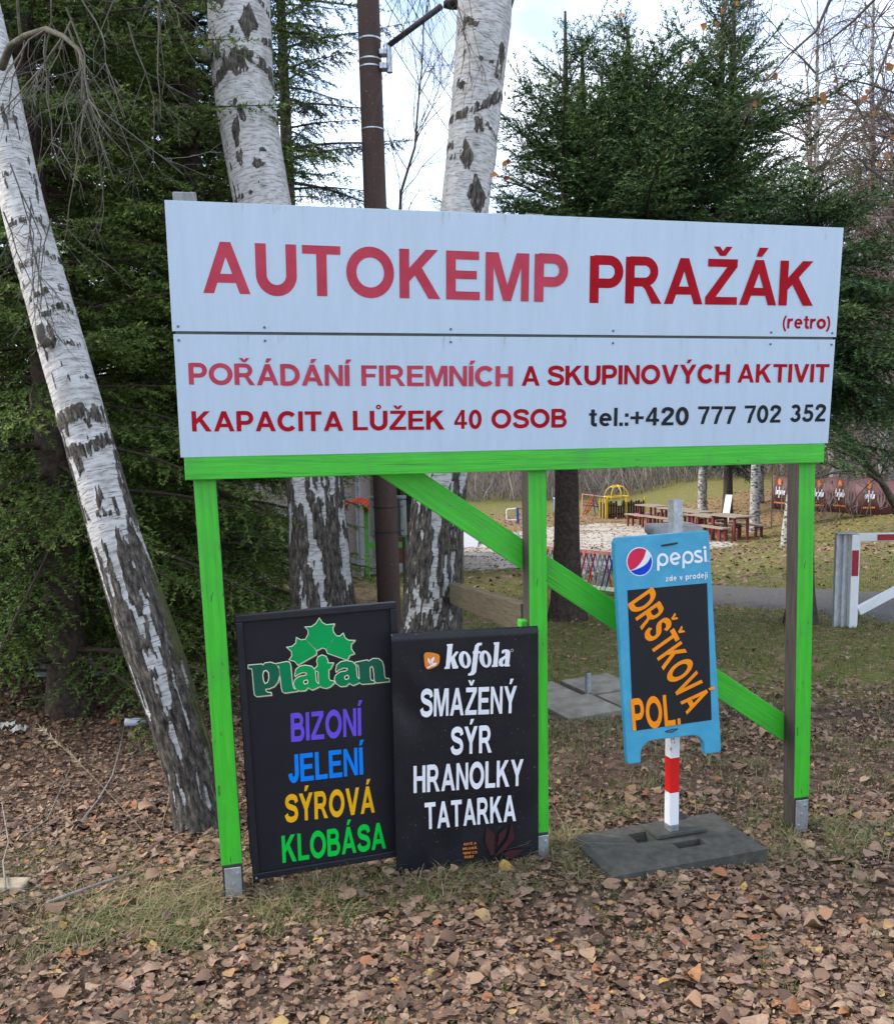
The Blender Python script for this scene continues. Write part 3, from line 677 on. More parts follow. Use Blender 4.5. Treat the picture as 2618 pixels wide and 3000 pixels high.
# --- steel post on its rubber foot, and the blue board tied to it
SLAB_Z = .062
pb = G(1965, 2441); qv = ray(1966, 2441); tt = (CAM[2] - (gz(.85, 3.5) + SLAB_Z)) / -qv[2]; pb = CAM + qv * tt; pb[2] = float(gz(.85, 3.5)) + SLAB_Z
def onslab(u, v, z):
    q = ray(u, v); t = (CAM[2] - z) / -q[2]; return (CAM + q * t)
zg = float(gz(.9, 3.55))
RUB = plain('recycled_rubber', (.078, .077, .066), .85, .2, 0, .35, 22, .004)
foot = thing('weighted_stand', (pb[0], pb[1], zg), 'thick dark grey recycled rubber foot slab lying among fallen leaves', 'sign base')
c4 = [onslab(1745, 2548, zg + SLAB_Z), onslab(2236, 2462, zg + SLAB_Z), onslab(2098, 2400, zg + SLAB_Z), onslab(1690, 2440, zg + SLAB_Z)]
cc = sum(c4) / 4
ex_ = unit((c4[1] - c4[0]) * [1, 1, 0]); ey_ = unit(np.cross((0, 0, 1), ex_)); Ls, Ds = .66, .33
S0 = cc - ex_ * (Ls / 2 - .012) - ey_ * Ds / 2
def slabmesh():
    xs = [0, .20, .285, .33, .46, .53, Ls]; ys = [0, .07, .125, .17, .26, Ds]; mb = MB(); h = SLAB_Z
    hole = {(2, 1): 1, (1, 3): 1}
    hole = {(3, 1), (1, 3), (4, 4)} - {(4, 4)}
    P3 = lambda x, y, z: S0 * [1, 1, 0] + ex_ * x + ey_ * y + np.array([0, 0, zg + z])
    for i in range(len(xs) - 1):
        for j in range(len(ys) - 1):
            z = h * .35 if (i, j) in hole else h
            a = (xs[i], xs[i + 1], ys[j], ys[j + 1])
            mb.add([P3(a[0], a[2], z), P3(a[1], a[2], z), P3(a[1], a[3], z), P3(a[0], a[3], z)], [(0, 1, 2, 3)])
            if (i, j) in hole:
                q = [(a[0], a[2]), (a[1], a[2]), (a[1], a[3]), (a[0], a[3])]
                for m in range(4):
                    p_, r_ = q[m], q[(m + 1) % 4]; mb.add([P3(*p_, h), P3(*r_, h), P3(*r_, h * .35), P3(*p_, h * .35)], [(0, 1, 2, 3)])
    o_ = .022; q = [(0, 0), (Ls, 0), (Ls, Ds), (0, Ds)]; q2 = [(-o_, -o_), (Ls + o_, -o_), (Ls + o_, Ds + o_), (-o_, Ds + o_)]
    for m in range(4):
        a, b = m, (m + 1) % 4
        mb.add([P3(*q[a], h), P3(*q2[a], h * .72), P3(*q2[b], h * .72), P3(*q[b], h)], [(0, 1, 2, 3)])
        mb.add([P3(*q2[a], h * .72), P3(*q2[a], -.04), P3(*q2[b], -.04), P3(*q2[b], h * .72)], [(0, 1, 2, 3)])
    return mb
part(foot, 'slab', slabmesh(), RUB)
part(foot, 'socket_plate', MB().box(pb + ex_ * .03 + ey_ * .02 + np.array([0, 0, .009]), .24, .12, .018, (ex_, ey_, (0, 0, 1))), RUB, .004)
part(foot, 'plug', MB().tube([pb + ex_ * .10 + ey_ * .10 + np.array([0, 0, .0]), pb + ex_ * .10 + ey_ * .10 + np.array([0, 0, .022])], .034, 18), plain('black_plug', (.015, .016, .018), .5), .003)
sp = thing('sign_post', pb + np.array([0, 0, .018]), 'square steel post with red and white bands standing in the rubber foot', 'post')
yaw = .34; axp = ((math.cos(yaw), math.sin(yaw), 0), (-math.sin(yaw), math.cos(yaw), 0), (0, 0, 1))
k = NT('chipped_white_paint'); k.set(.45, .4); n = k.noise(24, 6, .7, k.coord('Object', (1, 1, .55)))
k.color(k.mix(k.ramp(n, [(.60, (0, 0, 0)), (.625, (1, 1, 1))]), (.76, .78, .80), (.26, .28, .30))); CHIP = k.m
k = NT('chipped_red_paint'); k.set(.4, .4); n = k.noise(24, 6, .7, k.coord('Object', (1, 1, .55)))
k.color(k.mix(k.ramp(n, [(.66, (0, 0, 0)), (.69, (1, 1, 1))]), (.62, .012, .012), (.4, .36, .36))); REDP = k.m
def zat(v):
    q = ray(1960, v); t = pb[1] / q[1]; return (CAM + q * t)[2]
zs_ = [pb[2] + .016, zat(2412), zat(2318), zat(2216), zat(2110), zat(1467)]
for i, (nm, mt) in enumerate((('bare_tube', GALV), ('white_band', CHIP), ('red_band', REDP), ('white_band', CHIP), ('bare_tube', GALV))):
    a, b = zs_[i], zs_[i + 1]
    part(sp, nm, MB().box((pb[0], pb[1], (a + b) / 2), .042, .042, b - a, axp), mt)
part(sp, 'post_cap', MB().box((pb[0], pb[1], zs_[-1] + .002), .044, .044, .004, axp), GALV)
k = NT('sky_blue_plastic'); k.set(.45, .4); co = k.coord(); n = k.noise(12, 5, .6, co); n2 = k.noise(70, 3, .6, co)
c = k.ramp(n, [(.3, (.035, .27, .44)), (.7, (.06, .34, .52))]); c = k.mix(k.ramp(n2, [(.66, (0, 0, 0)), (.8, (.4, .4, .4))]), c, (.16, .36, .46)); k.color(c); BLUEP = k.m
pc = pb + np.array([.0, -.062, .95 - pb[2]])
BFp = Frame(pc, .20, -.085, .035)
pz = thing('advertising_board', pc, 'sky blue plastic board with round red white and blue emblem tied to the steel post', 'sign')
tl, tr, bl, br_ = BFp.px(1807, 1574), BFp.px(2083.5, 1554), BFp.px(1829, 2243), BFp.px(2106, 2204)
X0, X1, Z1, Z0 = (tl[0] + bl[0]) / 2, (tr[0] + br_[0]) / 2, (tl[1] + tr[1]) / 2, (bl[1] + br_[1]) / 2
def zp(x, y): return (1780 + x / 2.0265, 1680 + y / 2.0265)
fl = BFp.px(*zp(198, 1130))[0]; fr2 = BFp.px(*zp(577, 1070))[0]; za = BFp.px(*zp(330, 985))[1]; rr = .055
body = [(X0 + .006, Z0), (fl, Z0), (fl, za - rr)] + [(fl + rr - rr * math.cos(t), za - rr + rr * math.sin(t)) for t in np.linspace(.3, math.pi / 2, 5)] + [(fr2 - rr + rr * math.sin(t), za - rr + rr * math.cos(t)) for t in np.linspace(0, 1.27, 5)] + [(fr2, za - rr), (fr2, Z0), (X1 - .006, Z0), (X1, Z0 + .01), (X1, Z1 - .008), (X1 - .008, Z1), (X0 + .012, Z1), (X0, Z1 - .02), (X0, Z0 + .006)]
mb = MB().prism(body, BFp.ex, BFp.ez, BFp.o, -.036, 0, BFp.n)
o = part(pz, 'shell', mb, BLUEP); bev(o, .004)
q4 = [BFp.px(*zp(*c)) for c in ((115, 100), (588, 57), (615, 870), (150, 937))]
mb = MB(); mb.add([BFp.pt(*q, .0012) for q in q4[::-1]], [(0, 1, 2, 3)]); part(pz, 'menu_panel', mb, DARKB)
Ze = (5.6, 1800, 1540); ce = (407, 590)
cA, cR = BFp.px(1800 + 407 / 5.6, 1540 + 590 / 5.6), 0
ex1 = BFp.px(1800 + 622 / 5.6, 1540 + 590 / 5.6); ey1 = BFp.px(1800 + 407 / 5.6, 1540 + 352 / 5.6)
polys(pz, BFp, .0008, *Ze, [[(407 + 215 * math.cos(t), 590 + 238 * math.sin(t)) for t in np.linspace(0, 2 * math.pi, 48)[:-1]]], 'emblem_disc', WHITEP)
E_ = lambda a0, a1, n=26: [(407 + 200 * math.cos(R_(a0 + (a1 - a0) * i / n)), 590 - 222 * math.sin(R_(a0 + (a1 - a0) * i / n))) for i in range(n + 1)]
redp = E_(58, 221) + spline([(262, 735), (345, 690), (425, 608), (482, 508), (512, 412)], 4)
blup = E_(24, -139) + spline([(262, 742), (385, 705), (500, 642), (560, 570), (588, 500)], 4)
polys(pz, BFp, .0016, *Ze, [redp], 'emblem_red', vinyl('emblem_red', (.58, .02, .07))); polys(pz, BFp, .0016, *Ze, [blup], 'emblem_blue', vinyl('emblem_blue', (.0, .05, .52)))
wpx = abs(BFp.px(1800 + 40 / 5.6, 1700)[0] - BFp.px(1800, 1700)[0])
el = lambda cx, cy, rx, ry, a0=0, a1=360, n=28: [(cx + rx * math.cos(R_(a0 + (a1 - a0) * i / n)), cy - ry * math.sin(R_(a0 + (a1 - a0) * i / n))) for i in range(n + 1)]
strokes = [[(714, 738), (712, 545)], el(786, 558, 74, 86), el(990, 540, 70, 86, 5, 318), [(925, 560), (1058, 528)], [(1127, 700), (1124, 520)], el(1198, 522, 74, 86),
           spline([(1415, 428), (1372, 418), (1325, 436), (1322, 476), (1368, 505), (1418, 532), (1415, 578), (1362, 592), (1306, 578)], 5), [(1478, 398), (1488, 594)]]
polys(pz, BFp, .0012, *Ze, strokes, 'brand_lettering', WHITEP, wpx, closed=False)
polys(pz, BFp, .0012, *Ze, [el(1474, 358, 25, 25)[:-1]], 'brand_lettering', WHITEP); polys(pz, BFp, .0012, *Ze, [el(1533, 577, 14, 16)[:-1]], 'brand_lettering', WHITEP, wpx * .14)
ze = lambda x, y: (1800 + x / 5.6, 1540 + y / 5.6)
word(pz, BFp, .0012, 'zde v prodeji', ze(836, 917), ze(1517, 852), abs(BFp.px(*ze(940, 905))[1] - BFp.px(*ze(940, 812))[1]), WHITEP, track=.14)
ORL = vinyl('orange_lettering', (.86, .26, .005), .4)
A_, U_ = BFp.px(*zp(117, 182)), BFp.px(*zp(262, 80))
word(pz, BFp, .0020, 'DRŠŤKOVÁ', zp(117, 182), zp(467, 838), .1, ORL, track=.13, up=U_ - A_)
word(pz, BFp, .0020, 'POL.', zp(148, 936), zp(431, 895), zp(143, 748), ORL, track=.12)
for (a, b, c_, d) in ((762, 330, 1032, 285), ):
    p0, p1 = BFp.px(*ze(a, b)), BFp.px(*ze(c_, d)); mb = MB().tube([BFp.pt(*p0, -.002), BFp.pt(*(p0 * .7 + p1 * .3), .004), BFp.pt(*(p0 * .3 + p1 * .7), .004), BFp.pt(*p1, -.002)], .004, 8); part(pz, 'cable_tie', mb, plain('black_cable', (.02, .02, .02), .5))
p0, p1 = BFp.px(*zp(335, 942)), BFp.px(*zp(420, 922)); mb = MB().tube([BFp.pt(*p0, -.002), BFp.pt(*((p0 + p1) / 2 - [0, .006]), .006), BFp.pt(*p1, -.002)], .0018, 6); mb.tube([BFp.pt(*p0, -.002), BFp.pt(*((p0 + p1) / 2 + [0, .004]), .004), BFp.pt(*p1, -.002)], .0018, 6); part(pz, 'cable_tie', mb, plain('black_cable', (.02, .02, .02), .5))
print('boards', round(time.time() - T0, 1))

# ------------------------------------------------------------------ birch trunks
def m_birch():
    k = NT('birch_bark'); k.set(.7, .25)
    uv = k.n('ShaderNodeUVMap').outputs[0]
    def mp_(sx, sy):
        m = k.n('ShaderNodeMapping'); m.inputs['Scale'].default_value = (sx, sy, 1); k.l(uv, m.inputs[0]); return m.outputs[0]
    dark = k.attr('dark'); moss = k.attr('moss')
    fine = k.noise(1, 5, .7, mp_(60, 60)); len_ = k.noise(1, 3, .6, mp_(17, 120)); big = k.noise(1, 4, .6, mp_(6, 4)); streak = k.noise(1, 4, .6, mp_(14, 55))
    white = k.ramp(big, [(.3, (.36, .365, .345)), (.55, (.54, .54, .535)), (.8, (.44, .41, .37))])
    white = k.mix(k.ramp(streak, [(.46, (0, 0, 0)), (.66, (.75, .75, .75))]), white, (.20, .185, .165))
    white = k.mix(k.ramp(len_, [(.57, (0, 0, 0)), (.63, (.8, .8, .8))]), white, (.09, .075, .065))
    fur = k.noise(1, 6, .75, mp_(55, 13))
    bark = k.ramp(fur, [(.38, (.014, .012, .010)), (.48, (.060, .052, .044)), (.58, (.135, .118, .098)), (.68, (.32, .285, .235))])
    edge = k.math('ADD', dark, k.math('ADD', k.math('MULTIPLY', k.math('SUBTRACT', fine, .5), .9), k.math('MULTIPLY', k.math('SUBTRACT', streak, .5), .8)))
    c = k.mix(k.ramp(edge, [(.38, (0, 0, 0)), (.62, (1, 1, 1))]), white, bark)
    c = k.mix(k.ramp(k.math('ADD', moss, k.math('MULTIPLY', k.math('SUBTRACT', fine, .5), .9)), [(.5, (0, 0, 0)), (.75, (.9, .9, .9))]), c, k.ramp(fine, [(.3, (.03, .04, .008)), (.7, (.12, .13, .03))]))
    k.color(c)
    h = k.math('ADD', k.math('MULTIPLY', fur, k.ramp(dark, [(.3, (.05,) * 3), (.7, (1,) * 3)])), k.math('MULTIPLY', len_, .12)); k.bump(h, .9, .02); return k.m
BIRCH = m_birch()
def birch_trunk(name, root, path, darkfun, feats, seed, nth=128, dz=.0115, mossside=None, mossamt=0):
    """path: (u centre, v, half width px, depth Y) rows from the photograph; feats: ('d', u, v, w, h) scars and ('b', [(u, v)..], w) bands in the same pixels"""
    C = []; Rd = []; UC = []; VC = []
    for u, v, hw, Yd in path:
        C.append(P(u, v, Yd)); q = ray(u, v); Rd.append(hw / F * (Yd / q[1]))
    C = np.array(C); Rd = np.array(Rd); L = np.r_[0, np.cumsum(np.linalg.norm(np.diff(C, axis=0), axis=1))]
    n = int(L[-1] / dz); s = np.linspace(0, L[-1], n)
    def cub(col):
        out = np.interp(s, L, col); kk = np.hanning(61); kk /= kk.sum(); return np.convolve(np.pad(out, 30, mode='reflect', reflect_type='odd'), kk, 'valid')
    cen = np.stack([cub(C[:, i]) for i in range(3)], 1); rad = cub(Rd)
    vv = np.interp(s, L, [p[1] for p in path]); uu = np.interp(s, L, [p[0] for p in path]); hw = np.interp(s, L, [p[2] for p in path])
    th = np.linspace(0, 2 * math.pi, nth, endpoint=False)
    d = np.gradient(cen, axis=0); d /= np.linalg.norm(d, axis=1)[:, None]
    toc = CAM - cen; toc -= d * (toc * d).sum(1)[:, None]; toc /= np.linalg.norm(toc, axis=1)[:, None]; rt = np.cross(d, toc)      # rt points to the right of the picture for an upward path
    TH, Sg = np.meshgrid(th, s); Rg = np.repeat(rad[:, None], nth, 1)
    cyl = np.stack([np.cos(TH) * 1.0, np.sin(TH) * 1.0, np.zeros_like(TH)], -1)
    def nz_(kx, ky, sd, o=4):
        p = np.stack([cyl[..., 0] * kx * .16, cyl[..., 1] * kx * .16, Sg * ky], -1).reshape(-1, 3); return fbm(p, sd, o).reshape(TH.shape)
    base = nz_(24, 3.6, seed); base2 = nz_(70, 14, seed + 5, 3)
    df = darkfun(vv)[:, None]
    field = base * .72 + base2 * .28
    field = (field - field.mean()) / field.std()
    from math import erf
    thr = np.interp(np.clip(df, .01, .99), [.01, .05, .15, .3, .5, .7, .85, .95, .99], [2.6, 1.65, 1.04, .52, 0, -.52, -1.04, -1.65, -2.6])
    dark = sm(-.12, .12, field - thr)
    pu = uu[:, None] + np.sin(TH) * hw[:, None]; pv = np.repeat(vv[:, None], nth, 1); front = np.cos(TH) > -.1
    jit = (base2 - .5) * 46 + (base - .5) * 26
    for f in feats:
        if f[0] == 'd':
            _, fu, fv, fw, fh = f; q = np.abs(pu - fu + jit * .5) / fw + np.abs(pv - fv + jit) / fh; dark = np.maximum(dark, sm(1.15, .85, q) * front * sm(.30, .46, base2 + .12))
        else:
            _, pts, w = f; best = np.full(TH.shape, 1e9)
            for a, b in zip(pts[:-1], pts[1:]):
                ax, ay = a; bx, by = b; t = np.clip(((pu - ax) * (bx - ax) + (pv - ay) * (by - ay)) / ((bx - ax) ** 2 + (by - ay) ** 2), 0, 1)
                best = np.minimum(best, np.hypot(pu - ax - t * (bx - ax), pv - ay - t * (by - ay) + jit * .6))
            dark = np.maximum(dark, sm(w * 1.3, w * .5, best) * front * sm(.40, .56, base2 + .10 * (w > 11)))
    ridg = 1 - np.abs(2 * nz_(46, 3.2, seed + 11, 4) - 1); lump = nz_(7, 1.2, seed + 20, 3) - .5
    rdisp = Rg * (1 + .10 * lump) + dark * (.004 + .022 * np.clip(df, .15, 1) * (ridg - .6)) + .003 * (base2 - .5)
    moss = np.zeros_like(TH)
    if mossside is not None: moss = sm(.35, .95, np.cos(TH - mossside)) * mossamt * sm(1250, 1800, pv) * (.6 + .8 * nz_(14, 5, seed + 40, 3))
    V = cen[:, None] + (toc[:, None] * np.cos(TH)[..., None] + rt[:, None] * np.sin(TH)[..., None]) * rdisp[..., None]
    V = V.reshape(-1, 3); I = np.arange(n - 1)[:, None] * nth; J = np.arange(nth)[None]; J2 = (J + 1) % nth
    Fc = np.stack([I + J, I + J2, I + nth + J2, I + nth + J], -1).reshape(-1, 4)
    uv = np.stack([np.sin(TH / 2) * 0 + np.abs(TH - math.pi) * rad.mean(), Sg], -1).reshape(-1, 2)
    uv[:, 0] = (np.abs(((TH + math.pi) % (2 * math.pi)) - math.pi) * np.sign(np.sin(TH) + 1e-6) * rad.mean()).ravel()
    me = np_mesh(name, V - origin_of(root), Fc, {'dark': dark.ravel(), 'moss': moss.ravel()}, uv); me.shade_smooth()
    return link(name, me, BIRCH, root), cen, rad
TWIG = plain('thin_birch_twig', (.085, .065, .055), .8, .2, 0, .4, 8)
TWIGL = plain('lichened_twig', (.115, .105, .085), .85, .2, 0, .4, 20)
TWIGD = plain('dark_limb_bark', (.10, .092, .068), .9, .15, 0, .5, 25)
def wander(p, d, L, n, bend, grav, rg):
    pts = [np.array(p, float)]; d = unit(d)
    for _ in range(n):
        d = unit(d + rg.normal(0, bend, 3) + np.array([0, 0, grav])); pts.append(pts[-1] + d * (L / n))
    return pts
def twig_mesh(mb, p, d, L, r, depth, rg, grav=-.06, bend=.16, kids=6, sides=4, tips=None):
    n = max(3, int(L / .09)) if depth > 0 else 4
    pts = wander(p, d, L, n, bend, grav, rg); mb.tube(pts, list(np.linspace(r, r * .35, len(pts))), sides if r > .004 else 3, False)
    if tips is not None: tips.append((pts[-1], unit(pts[-1] - pts[-2])))
    if depth <= 0: return
    for _ in range(kids):
        i = rg.integers(max(1, n // 5), n); a = unit(pts[i] - pts[i - 1]); s = unit(np.cross(a, rg.normal(0, 1, 3)))
        twig_mesh(mb, pts[i], a * .75 + s * .65, L * rg.uniform(.3, .6), r * .5, depth - 1, rg, grav, bend, kids, 3, tips)
# ---- leaning birch on the left
lb = G(590, 2430)
t1 = thing('birch_tree', lb, 'leaning white birch with mossy black base left of the billboard', 'tree')
path1 = [(612, 2500, 96, 3.97), (600, 2450, 76, 3.985), (578, 2330, 66, 4.02), (540, 2180, 68, 4.06), (480, 2000, 74, 4.1), (413, 1800, 75, 4.16), (348, 1600, 70, 4.22), (300, 1440, 68, 4.28), (262, 1300, 67, 4.33), (205, 1100, 67, 4.40), (150, 900, 64, 4.47), (90, 700, 61, 4.54), (45, 520, 60, 4.62), (5, 300, 56, 4.70), (-45, 60, 52, 4.8), (-110, -250, 44, 4.95), (-190, -700, 34, 5.2)]
f1 = [('b', [(165, 1235), (260, 1225), (330, 1250)], 26), ('b', [(215, 1320), (265, 1335), (345, 1290)], 20), ('b', [(105, 890), (180, 875)], 10), ('b', [(140, 945), (190, 925), (240, 945)], 11), ('b', [(125, 1015), (165, 1025), (230, 1035)], 9), ('d', 133, 985, 12, 32), ('d', 268, 1260, 14, 20),
      ('b', [(40, 675), (115, 680)], 11), ('b', [(55, 790), (100, 800)], 9), ('b', [(0, 545), (35, 540)], 9), ('b', [(210, 1130), (255, 1130)], 8), ('b', [(120, 765), (175, 790)], 8), ('d', 318, 1655, 9, 14), ('b', [(345, 1345), (380, 1480), (392, 1600)], 15), ('b', [(230, 1340), (245, 1400)], 11), ('d', 295, 1470, 12, 30), ('b', [(250, 1510), (330, 1520)], 10)]
tr1, cen1, rad1 = birch_trunk('trunk', t1, path1, lambda v: np.interp(v, [0, 1200, 1300, 1560, 1700, 1900, 2150, 2400], [.03, .04, .20, .24, .40, .56, .70, .92]), f1, 31, mossside=1.5, mossamt=.75)
rg = np.random.default_rng(5)
mb = MB(); lim = [P(-15, 245, 4.70), P(30, 135, 4.62), P(75, 105, 4.5), P(135, 85, 4.38), P(185, 105, 4.25), P(232, 145, 4.15), P(245, 190, 4.1), P(240, 290, 4.05)]
mb.tube(lim, [.021, .018, .016, .014, .011, .009, .007, .005], 8, False)
mb.tube([P(62, 118, 4.52), P(55, 60, 4.5), P(48, -60, 4.5)], [.008, .007, .006], 6, False)
lb_o = part(t1, 'limb', mb, TWIGD, smooth=True)
mb = MB()
for i in range(22):
    a = lim[rg.integers(2, len(lim))] if i % 2 else P(rg.uniform(-60, 480), rg.uniform(-220, 130), rg.uniform(3.8, 4.7))
    twig_mesh(mb, a, (rg.normal(.05, .35), rg.normal(0, .3), -.75), rg.uniform(.4, .95), .0042, 2, rg, -.10, .17, 4)
for u, v, du, dv, L in ((90, 600, -.3, -1, .5), (60, 560, .5, -1, .6), (10, 620, .2, -1, .45), (150, 640, -.2, -1, .35), (30, 480, .1, -1, .7), (85, 690, .25, -1, .5)):
    twig_mesh(mb, P(u, v, 4.15), (du, -.1, dv), L, .004, 2, rg, -.08, .16, 4)
part(t1, 'twigs', mb, TWIGL)['kind'] = 'stuff'
mb = MB()
a = P(142, 1010, 4.30); mb.tube([a, a + np.array([-.02, -.02, .03]), a + np.array([-.03, -.035, .085])], [.028, .022, .012], 9)
part(t1, 'branch_stub', mb, TWIGL, smooth=True)
# ---- two upright birches behind the sign
path2 = [(972, 2160, 125, 5.95), (960, 1950, 102, 6.0), (945, 1780, 90, 6.03), (935, 1600, 83, 6.05), (922, 1400, 78, 6.08), (895, 1100, 82, 6.1), (850, 800, 84, 6.14), (770, 600, 83, 6.2), (752, 500, 84, 6.22), (725, 350, 84, 6.26), (708, 200, 88, 6.3), (700, 60, 92, 6.33), (702, -100, 84, 6.4), (700, -500, 70, 6.5), (690, -1000, 52, 6.7)]
path2[5] = (880, 1100, 80, 6.1); path2[6] = (825, 850, 82, 6.14)
f2 = [('d', 725, 108, 28, 58), ('d', 655, 30, 42, 40), ('b', [(640, 262), (690, 205), (722, 200), (790, 235), (838, 300)], 17), ('d', 700, 235, 30, 34), ('b', [(600, 135), (640, 175), (668, 215)], 17), ('b', [(800, 60), (812, 130), (775, 150)], 13), ('b', [(695, 335), (710, 370), (722, 388)], 10), ('d', 697, 408, 13, 48), ('d', 711, 484, 12, 26), ('d', 763, 513, 20, 20), ('b', [(810, 370), (835, 375)], 9), ('d', 682, 135, 12, 10), ('b', [(690, 595), (740, 592)], 7), ('b', [(745, 25), (790, 65)], 8), ('d', 775, 476, 14, 7)]
b2 = np.array([P(972, 2160, 5.95)[0], 5.95, float(gz(P(972, 2160, 5.95)[0], 5.95))])
t2 = thing('birch_tree', b2, 'upright birch with chevron scars left of the rusty pole', 'tree')
birch_trunk('trunk', t2, path2, lambda v: np.interp(v, [0, 900, 1300, 1390, 1500, 1650, 1800, 2100], [.03, .03, .3, .46, .55, .70, .82, .94]), f2, 47)
mb = MB(); a = P(625, 140, 6.2); mb.tube([a + np.array([.10, .05, -.12]), a, a + np.array([-.05, -.02, -.05]), a + np.array([-.03, -.05, -.09])], [.05, .05, .045, .03], 9); part(t2, 'branch_stub', mb, TWIGL, smooth=True)
path3 = [(1245, 2160, 120, 5.55), (1256, 1950, 92, 5.6), (1266, 1800, 82, 5.62), (1272, 1650, 78, 5.64), (1280, 1500, 76, 5.66), (1292, 1400, 76, 5.68), (1325, 1000, 72, 5.72), (1358, 630, 70, 5.78), (1370, 520, 71, 5.8), (1388, 380, 73, 5.83), (1400, 250, 74, 5.86), (1415, 100, 78, 5.9), (1422, 0, 83, 5.93), (1430, -150, 74, 6.0), (1440, -600, 58, 6.2), (1450, -1000, 45, 6.4)]
f3 = [('d', 1363, 485, 24, 44), ('d', 1392, 590, 30, 58), ('b', [(1320, 372), (1372, 358), (1425, 328), (1462, 285)], 13), ('d', 1396, 400, 20, 24), ('b', [(1335, 372), (1420, 385), (1450, 410)], 6), ('d', 1350, 280, 13, 15), ('b', [(1405, 212), (1445, 215)], 7), ('b', [(1345, 125), (1365, 105), (1392, 115)], 10), ('b', [(1470, 160), (1455, 240)], 12), ('b', [(1318, 450), (1322, 480)], 12)]
b3 = np.array([P(1245, 2160, 5.55)[0], 5.55, float(gz(P(1245, 2160, 5.55)[0], 5.55))])
t3 = thing('birch_tree', b3, 'upright birch with dark diamond scars right of the rusty pole', 'tree')
birch_trunk('trunk', t3, path3, lambda v: np.interp(v, [0, 900, 1300, 1390, 1500, 1650, 1800, 2100], [.03, .03, .3, .50, .66, .82, .92, .96]), f3, 83, mossside=-1.35, mossamt=.25)
mb = MB(); a = P(1490, 20, 5.9); mb.tube([P(1470, 60, 5.92), a, P(1505, -30, 5.9), P(1530, -200, 5.9)], [.02, .022, .02, .015], 8, False); part(t3, 'limb', mb, TWIGL, smooth=True)
mb = MB(); rg = np.random.default_rng(8)
for i in range(16): twig_mesh(mb, P(rg.uniform(1130, 1330), rg.uniform(-260, -60), 5.5), (rg.normal(.1, .3), 0, -.8), rg.uniform(.45, .9), .003, 1, rg, -.1, .15, 4)
part(t3, 'twigs', mb, TWIG)['kind'] = 'stuff'
# wire wound round the right birch
print('birches', round(time.time() - T0, 1))

# ------------------------------------------------------------------ conifers
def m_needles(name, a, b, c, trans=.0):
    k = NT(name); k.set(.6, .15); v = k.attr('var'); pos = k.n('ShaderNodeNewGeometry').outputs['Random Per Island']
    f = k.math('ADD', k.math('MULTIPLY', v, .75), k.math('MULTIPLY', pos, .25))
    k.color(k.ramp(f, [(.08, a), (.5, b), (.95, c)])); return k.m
SPR = m_needles('spruce_needles', (.026, .046, .012), (.080, .128, .028), (.18, .24, .060))
FIR = m_needles('fir_needles', (.012, .030, .014), (.050, .100, .036), (.16, .22, .075))
BLU = m_needles('blue_spruce_needles', (.014, .020, .018), (.036, .048, .042), (.075, .095, .082))
def spray(n, L, nl, nw, seed, flat=.35):          # one twig with its needles, along +x: triangles
    r = np.random.default_rng(seed); V = []; T = []
    ax = [(0, -.0015, 0), (0, .0015, 0), (L, 0, 0)]; V += ax; T.append((0, 1, 2))
    for i in range(n):
        x = L * (i + .5) / n * .98 + .01; a = (i * 2.4) % (2 * math.pi); sx = math.cos(a); sz = math.sin(a) * flat + .25
        d = unit([.75, sx, sz]) ; ln = nl * r.uniform(.75, 1.15) * (1 - .35 * (i / n) ** 3); p = np.array([x, 0, 0]); s = unit(np.cross(d, [0, 0, 1])) * nw / 2
        if r.random() < .5: s = unit(np.cross(d, [0, 1, .2])) * nw / 2
        b = len(V); V += [p - s, p + s, p + d * ln]; T.append((b, b + 1, b + 2))
    return np.array(V), np.array(T)
